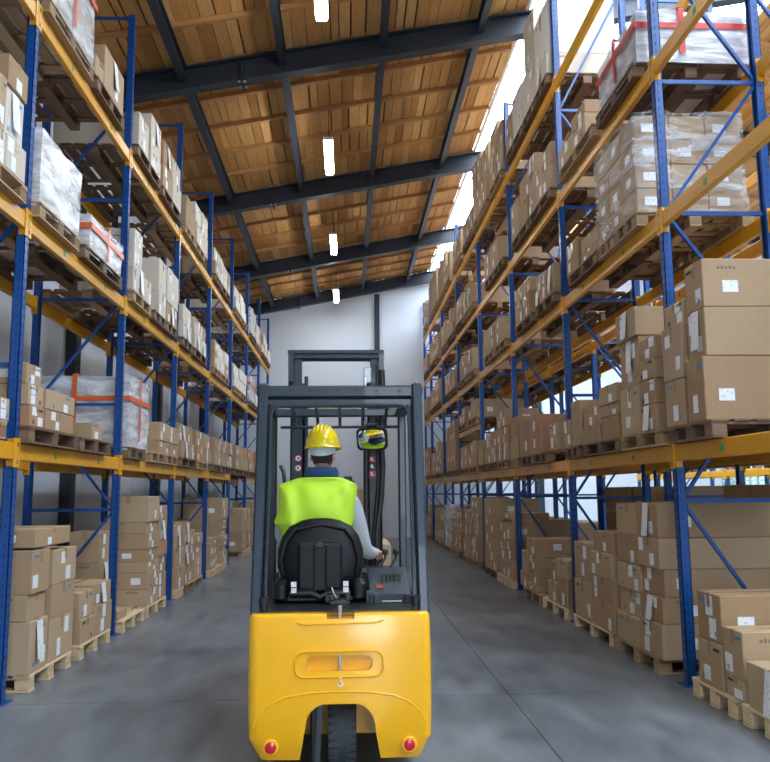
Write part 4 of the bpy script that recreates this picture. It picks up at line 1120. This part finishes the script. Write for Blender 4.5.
b = MB(); ring_ = [(sx+.17*cos(2*pi*k/24), 5.86+.16*sin(2*pi*k/24)*.9, 1.17+.075*sin(2*pi*k/24)) for k in range(25)]; b.tube(ring_, .014, 'fl_black', 8); b.bar((sx, 5.86, 1.17), (sx, 6.05, .95), .04, .04, 'fl_black'); b.bar((sx-.16, 5.86, 1.17), (sx+.16, 5.86, 1.17), .03, .012, 'fl_black'); fb(b, 'steering_wheel', None, True)
b = MB(); b.box(-.02, .045, 5.98, 6.02, 1.58, 1.66, 'fl_black', .01); b.box(.03, .06, 5.98, 6.02, 1.58, 1.63, 'fl_black', .005); b.bar((.0, 6.0, 1.58), (.0, 6.05, 1.0), .015, .015, 'fl_black'); fb(b, 'display_unit')
# load on the forks
def free_carton(name, x0, x1, y0, y1, z0, z1, lab, mt='card'):
    b = MB(); W, D = (x1-x0)/2, (y1-y0)/2; b.box(-W, W, -D, D, 0, z1-z0, mt, .008); b.box(-.03, .03, -D-.001, D+.001, (z1-z0)*.6, z1-z0+.001, 'tape'); o = b.build(name, None, ((x0+x1)/2, (y0+y1)/2, z0)); tag(o, lab, 'carton'); return o
pp = empty('pallet', (-.08, MY+.25, .116)); tag(pp, 'pale wooden pallet carried on the forks in front of the mast', 'pallet')
deck, sk = pallet_meshes(.9, .9, 'block', 'wood_pale')
for nm, mm in [('deck', deck)]+[('skid', m_) for m_ in sk]:
    o = bpy.data.objects.new(nm, mm); col.objects.link(o); o.parent = pp
free_carton('carton', -.50, .38, MY+.28, MY+1.1, .254, .86, 'large carton at the bottom of the load carried on the forks', 'card')
free_carton('carton', -.48, .36, MY+.30, MY+1.05, .862, 1.13, 'flat carton in the middle of the load carried on the forks', 'card')
free_carton('carton', -.48, .145, MY+.30, MY+1.0, 1.132, 1.58, 'upper carton of the load carried on the forks', 'card')

# ------------------------------------------------------------------ driver
def skin_mesh(name, verts, edges, radii, mt, sub=2):
    me = bpy.data.meshes.new(name); me.from_pydata(verts, edges, []); o = bpy.data.objects.new(name, me); col.objects.link(o)
    o.modifiers.new('s', 'SKIN'); 
    for i, r_ in enumerate(radii):
        sv = me.skin_vertices[0].data[i]; sv.radius = (r_, r_) if not isinstance(r_, tuple) else r_; sv.use_root = (i == 0)
    m_ = o.modifiers.new('u', 'SUBSURF'); m_.levels = sub; m_.render_levels = sub
    bpy.context.view_layer.update(); bake(o); o.data.materials.clear(); o.data.materials.append(M[mt])
    o.data.polygons.foreach_set('use_smooth', [True]*len(o.data.polygons)); return o
dx = -.165
J = dict(pel=(dx, 5.33, 1.05), spine=(dx-.005, 5.31, 1.25), chest=(dx-.01, 5.31, 1.46), neck=(dx, 5.32, 1.60), head0=(dx+.008, 5.34, 1.70),
    shR=(.02, 5.32, 1.50), elR=(.115, 5.36, 1.165), wrR=(.185, 5.55, 1.145), haR=(.21, 5.62, 1.145),
    shL=(-.36, 5.33, 1.50), elL=(-.43, 5.52, 1.24), wrL=(-.34, 5.74, 1.24), haL=(-.315, 5.82, 1.255),
    hiR=(-.08, 5.36, 1.03), knR=(-.02, 5.82, 1.0), anR=(-.02, 5.88, .72), toR=(-.02, 5.99, .66),
    hiL=(-.26, 5.36, 1.03), knL=(-.33, 5.82, 1.0), anL=(-.33, 5.88, .72), toL=(-.33, 5.99, .66))
rad = dict(pel=.13, spine=.12, chest=.125, neck=.055, head0=.05, shR=.055, elR=.038, wrR=.026, haR=.028, shL=.055, elL=.038, wrL=.026, haL=.028,
    hiR=.085, knR=.058, anR=.042, toR=.035, hiL=.085, knL=.058, anL=.042, toL=.035)
names = list(J); ix = {n: i for i, n in enumerate(names)}
E_ = [('pel', 'spine'), ('spine', 'chest'), ('chest', 'neck'), ('neck', 'head0'), ('chest', 'shR'), ('shR', 'elR'), ('elR', 'wrR'), ('wrR', 'haR'), ('chest', 'shL'), ('shL', 'elL'), ('elL', 'wrL'), ('wrL', 'haL'),
    ('pel', 'hiR'), ('hiR', 'knR'), ('knR', 'anR'), ('anR', 'toR'), ('pel', 'hiL'), ('hiL', 'knL'), ('knL', 'anL'), ('anL', 'toL')]
body = skin_mesh('person', [J[n] for n in names], [(ix[a], ix[b_]) for a, b_ in E_], [rad[n] for n in names], 'skin')
parts = [body]
# head: ellipsoid pushed into a face that looks forward and a little down
def head_mesh():
    b = MB(); n, m_ = 40, 28; vs = []; fs = []
    for i in range(m_+1):
        ph = pi*i/m_
        for k in range(n):
            t = 2*pi*k/n; x, y, z = sin(ph)*cos(t), sin(ph)*sin(t), cos(ph)
            X, Yv, Zv = x*.077, y*.098, z*.125
            if z < 0: X *= 1+.18*z; Yv = Yv*(1+.12*z)+(.02*-z if y > 0 else .018*-z)
            if y > .2:
                fr = (y-.2)/.8
                g = lambda a, c, s: math.exp(-((a-c)/s)**2)
                Yv += .024*g(x, 0, .16)*g(z, -.18, .22)*fr           # nose
                Yv += .008*g(x, 0, .5)*g(z, .12, .10)*fr             # brow
                Yv -= .012*(g(x, .38, .2)+g(x, -.38, .2))*g(z, -.02, .12)*fr   # eye sockets
                Yv += .007*g(x, 0, .3)*g(z, -.52, .08)*fr            # lips
                Yv += .010*g(x, 0, .35)*g(z, -.85, .14)*fr           # chin
            vs.append((X, Yv, Zv))
    for i in range(m_):
        for k in range(n): fs.append((i*n+k, i*n+(k+1) % n, (i+1)*n+(k+1) % n, (i+1)*n+k))
    b.add(vs, fs, 'skin'); return b
HC = Vector((dx+.012, 5.35, 1.806)); HR = Matrix.Translation(HC) @ Matrix.Rotation(-.12, 4, 'Z') @ Matrix.Rotation(-.12, 4, 'X')
b = head_mesh(); b.v = [tuple(HR @ Vector(v)) for v in b.v]; parts.append(b.build('h'))
for s_ in (-1, 1):        # ears
    b = MB(); vs = []
    b.tube([HR @ Vector((s_*(.074+q*.004), -.004+.018*cos(t_)+.004, -.018+.032*sin(t_))) for q, t_ in [(abs(sin(k*.5)), k*2*pi/12) for k in range(13)]], .0075, 'skin', 8)
    b.box(s_*.066, s_*.078, -.02, .02, -.045, .01, 'skin', .004, HR); parts.append(b.build('e'))
# hands: palm and five curled fingers each
def hand(wr, ha, side):
    W_ = Vector(wr); d = (Vector(ha)-W_).normalized(); up = Vector((0, 0, 1)); lat = d.cross(up).normalized()*side; nrm_ = Vector((0, 0, 1))
    V = [W_, W_+d*.05, W_+d*.085]; Ed = [(0, 1), (1, 2)]; Rr = [(.024, .018), (.036, .015), (.038, .013)]
    parts.append(skin_mesh('p', [tuple(v) for v in V], Ed, Rr, 'skin'))
    for k, (o_, L) in enumerate(((-.030, .068), (-.010, .078), (.011, .074), (.030, .058))):
        r0 = W_+d*.075+lat*o_; pts = [r0]; dd = Vector(d)
        for q, (fr, cu) in enumerate(((.45, .55), (.32, .75), (.25, .6))):
            dd = (Matrix.Rotation(cu*-1, 3, d.cross(nrm_).normalized()) @ dd); pts.append(pts[-1]+dd*L*fr)
        parts.append(skin_mesh('f', [tuple(p) for p in pts], [(0, 1), (1, 2), (2, 3)], [.0095, .0090, .0083, .0070], 'skin', 2))
    r0 = W_+d*.03-lat*.026*1; t1 = r0+(-lat*.7+d*.7-nrm_*.2).normalized()*.036; t2 = t1+(d-nrm_*.5-lat*.1).normalized()*.03; t3 = t2+(d-nrm_*.7+lat*.3).normalized()*.022
    parts.append(skin_mesh('t', [tuple(p) for p in (r0, t1, t2, t3)], [(0, 1), (1, 2), (2, 3)], [.014, .011, .010, .008], 'skin', 2))
hand(J['wrR'], J['haR'], 1); hand(J['wrL'], J['haL'], -1)
bm = bmesh.new()
for p in parts: bm.from_mesh(p.data)
me = bpy.data.meshes.new('person'); bm.to_mesh(me); bm.free(); me.materials.append(M['skin'])
for p in parts[1:]: bpy.data.objects.remove(p, do_unlink=True)
body.data = me
m_ = body.modifiers.new('r', 'REMESH'); m_.mode = 'VOXEL'; m_.voxel_size = .0042; m_.use_smooth_shade = True
m_ = body.modifiers.new('s', 'SMOOTH'); m_.iterations = 3; m_.factor = .5
bpy.context.view_layer.update(); bake(body); body.data.materials.clear(); body.data.materials.append(M['skin']); body.data.polygons.foreach_set('use_smooth', [True]*len(body.data.polygons))
PO = Vector((dx, 5.33, 1.0))       # put the origin at the seat
body.data.transform(Matrix.Translation(-PO)); body.location = PO
tag(body, 'person in yellow hard hat and lime vest driving the forklift, seen from behind', 'person')
def pch(mb, name, smooth=True):
    mb.v = [tuple(Vector(v)-PO) for v in mb.v]; o = mb.build(name, body, smooth=False)
    if smooth: shade(o, 1.0)
    return o
def adopt(o, name):
    o.name = name; o.data.transform(Matrix.Translation(-PO)); o.parent = body; return o
S = skin_mesh('sweater', [(dx, 5.32, 1.05), (dx, 5.31, 1.25), (dx-.01, 5.31, 1.44), (dx, 5.32, 1.56), (.03, 5.315, 1.51), (.072, 5.335, 1.36), (.115, 5.36, 1.175), (.155, 5.46, 1.15), (.185, 5.545, 1.145), (-.36, 5.33, 1.51), (-.40, 5.42, 1.38), (-.43, 5.52, 1.25), (-.34, 5.73, 1.24)],
    [(0, 1), (1, 2), (2, 3), (2, 4), (4, 5), (5, 6), (6, 7), (7, 8), (2, 9), (9, 10), (10, 11), (11, 12)], [.15, .145, .14, .075, .068, .062, .058, .048, .036, .068, .06, .056, .038], 'grey_knit'); adopt(S, 'sweater')
S = skin_mesh('trousers', [(dx, 5.34, 1.06), (-.07, 5.38, 1.04), (-.02, 5.82, 1.01), (-.02, 5.88, .76), (-.26, 5.38, 1.04), (-.33, 5.82, 1.01), (-.33, 5.88, .76)], [(0, 1), (1, 2), (2, 3), (0, 4), (4, 5), (5, 6)], [.14, .10, .075, .06, .10, .075, .06], 'navy'); adopt(S, 'trousers')
b = MB()
for xx in (-.02, -.33): loft(b, [(xx, 5.93, .622, .045, .12), (xx, 5.93, .66, .05, .125), (xx, 5.90, .70, .048, .08), (xx, 5.88, .77, .048, .055)], 'fl_black', n=16)
pch(b, 'boots')
# vest: sleeveless, shoulder caps standing off the arms
cx = -.185; b = MB()
vr = [(cx-.005, 5.30, 1.00, .235, .135), (cx-.005, 5.30, 1.12, .238, .145), (cx, 5.30, 1.28, .225, .150), (cx-.008, 5.30, 1.33, .226, .152), (cx-.022, 5.30, 1.350, .252, .155), (cx-.02, 5.30, 1.365, .256, .156), (cx-.008, 5.30, 1.42, .245, .155), (cx+.002, 5.305, 1.50, .247, .145), (cx+.001, 5.31, 1.55, .254, .125), (cx+.002, 5.315, 1.585, .256, .095), (cx+.003, 5.317, 1.600, .248, .085), (cx+.008, 5.32, 1.617, .205, .082), (cx+.014, 5.32, 1.632, .165, .090), (cx+.02, 5.325, 1.643, .135, .104), (cx+.02, 5.325, 1.643, .105, .07)]
n = 56; vs = []; fs = []
import mathutils
for (ax, ay, az, rx, ry) in vr:
    for k in range(n):
        t_ = 2*pi*k/n; c_, s_ = cos(t_), sin(t_); e = 2.8
        X = ax+rx*math.copysign(abs(c_)**(2/e), c_); Yv = ay+ry*math.copysign(abs(s_)**(2/e), s_)
        w_ = mathutils.noise.noise(Vector((X*7, az*5+X*6, 2)))*.04+mathutils.noise.noise(Vector((X*13+az*8, az*9-X*6, 5)))*.028
        if az < 1.6 and s_ < .3: Yv -= w_*1.0
        vs.append((X, Yv, az+(mathutils.noise.noise(Vector((X*9, 0, az)))*.006 if az < 1.5 else 0)))
for i in range(len(vr)-1):
    for k in range(n): fs.append((i*n+k, i*n+(k+1) % n, (i+1)*n+(k+1) % n, (i+1)*n+k))
fs.append(tuple((len(vr)-1)*n+k for k in range(n)))
b.add(vs, fs, 'vest'); v_ = pch(b, 'vest')
m_ = v_.modifiers.new('u', 'SUBSURF'); m_.levels = 1; m_.render_levels = 1
# collar, hair, beard
b = MB(); loft(b, [(dx+.002, 5.335, 1.62, .100, .075), (dx+.003, 5.335, 1.640, .112, .086), (dx+.003, 5.335, 1.652, .114, .092), (dx+.005, 5.33, 1.675, .110, .094), (dx+.007, 5.335, 1.70, .100, .090), (dx+.008, 5.335, 1.708, .090, .082), (dx+.008, 5.335, 1.69, .078, .072)], 'navy', cap=False, n=32, e=2.2); pch(b, 'collar')
def shell(sel, grow, mt, name):
    hb = head_mesh(); keep = [i for i, v in enumerate(hb.v) if sel(v)]; ks = set(keep)
    b = MB(); b.add([tuple(HR @ (Vector(v)*grow)) for v in hb.v], [f_ for f_ in hb.f if all(i in ks for i in f_)], mt); return pch(b, name)
shell(lambda v: (v[1] < .01 and v[2] > -.085) or v[2] > .055, 1.035, 'hair', 'hair')
shell(lambda v: v[1] > .02 and v[2] < -.045, 1.03, 'hair', 'beard')
for s_ in (-1, 1):
    b = MB(); b.tube([HR @ Vector((s_*.014, .094, .016)), HR @ Vector((s_*.03, .094, .021)), HR @ Vector((s_*.046, .084, .016))], .0035, 'hair', 6); pch(b, 'eyebrow')
    b = MB(); ctr = HR @ Vector((s_*.03, .080, .0)); loft(b, [(ctr.x, ctr.y, ctr.z-.009, .003, .003), (ctr.x, ctr.y, ctr.z-.005, .009, .008), (ctr.x, ctr.y, ctr.z+.001, .0115, .010), (ctr.x, ctr.y, ctr.z+.006, .008, .007), (ctr.x, ctr.y, ctr.z+.009, .003, .003)], 'white', n=12, e=2); e_ = pch(b, 'eye')
    b = MB(); q = ctr+Vector((0.002, .0095, -.001)); b.cyl(q, q+Vector((0, .0025, 0)), .005, 'ink', 12); b.v = [tuple(Vector(v)-PO) for v in b.v]; b.build('iris', e_)
# hard hat with ribs, peak and adjusting strap
HT = HR @ Matrix.Translation((0, 0, .040)) @ Matrix.Rotation(.10, 4, 'X')
b = MB(); n = 48; m2 = 16; vs = []; fs = []
for i in range(m2+1):
    ph = (pi/2)*i/m2
    for k in range(n):
        t_ = 2*pi*k/n; r_ = 1
        x, y, z = sin(ph)*cos(t_), sin(ph)*sin(t_), cos(ph)
        rib = 0
        for c_ in (-.42, -.21, 0, .21, .42):
            rib = max(rib, math.exp(-((x-c_)/.055)**2)*(1 if abs(y) < .85 else 0))
        rib *= max(0, min(1, (z-.45)*4))
        vs.append(HT @ Vector((x*.112*(1+rib*.07), y*.140*(1+rib*.07), z*.142*(1+rib*.08))))
for k in range(n):        # brim ring, long in front
    t_ = 2*pi*k/n; f_ = max(0, sin(t_))**3
    vs.append(HT @ Vector((cos(t_)*(.124+.004*f_), sin(t_)*(.154+.045*f_), -.012-.012*f_)))
for k in range(n):
    t_ = 2*pi*k/n; f_ = max(0, sin(t_))**3
    vs.append(HT @ Vector((cos(t_)*.119, sin(t_)*(.149+.04*f_), -.017-.012*f_)))
for k in range(n):
    t_ = 2*pi*k/n; vs.append(HT @ Vector((cos(t_)*.108, sin(t_)*.136, -.002)))
for i in range(m2+3):
    for k in range(n): fs.append((i*n+k, i*n+(k+1) % n, (i+1)*n+(k+1) % n, (i+1)*n+k))
b.add(vs, fs, 'helmet'); hh = pch(b, 'hard_hat')
b = MB(); b.v = []
for dz, th in ((0, 0),):
    pts = [(cos(t_)*.089, sin(t_)*.112) for t_ in [pi+.15+(pi-.3)*k/20 for k in range(21)]]
    vs = []; 
    for k, (x, y) in enumerate(pts):
        u = abs(k-10)/10; zt = -.012-.0*u; zb = -.070+.035*u*u
        vs += [HT @ Vector((x, y, zt)), HT @ Vector((x, y, zb)), HT @ Vector((x*.96, y*.96, zb)), HT @ Vector((x*.96, y*.96, zt))]
    fs = []
    for k in range(20):
        for j in range(4): fs.append((k*4+j, k*4+(j+1) % 4, (k+1)*4+(j+1) % 4, (k+1)*4+j))
    b.add(vs, fs, 'strap')
b.v = [tuple(Vector(v)-PO) for v in b.v]; b.build('headband', hh)

# ------------------------------------------------------------------ passage sign and extinguisher
b = MB(); b.box(-4.068, -4.060, 21.15, 21.75, 1.45, 1.95, 'red', .001); o = b.build('safety_sign', None); 
b = MB()
b.box(-4.06, -4.058, 21.24, 21.42, 1.52, 1.82, 'white'); b.box(-4.06, -4.058, 21.48, 21.66, 1.52, 1.88, 'white'); b.build('pictogram', o)
tag(o, 'small red square safety sign on the left wall in the rack passage', 'sign')
for o_ in [o]+list(o.children): pass
o.location.x = -.0455
b = MB(); b.tube([(0, 0, 0), (0, 0, .02), (0, 0, .46), (0, 0, .54), (0, 0, .58)], [.085, .095, .095, .05, .03], 'extinguisher', 20); o = b.build('fire_extinguisher', None, (-4.02, 22.1, .70), smooth=True)
tag(o, 'red fire extinguisher hung on the left wall beside the passage', 'fire extinguisher')
b = MB(); b.tube([(0, 0, .58), (0, 0, .63)], .02, 'fl_black'); b.box(-.02, .02, -.02, .09, .63, .645, 'fl_black', .004); b.tube([(0, .02, .61), (.09, .05, .55), (.105, .03, .3), (.10, 0, .1)], .012, 'fl_black', 8); b.build('valve_and_hose', o)
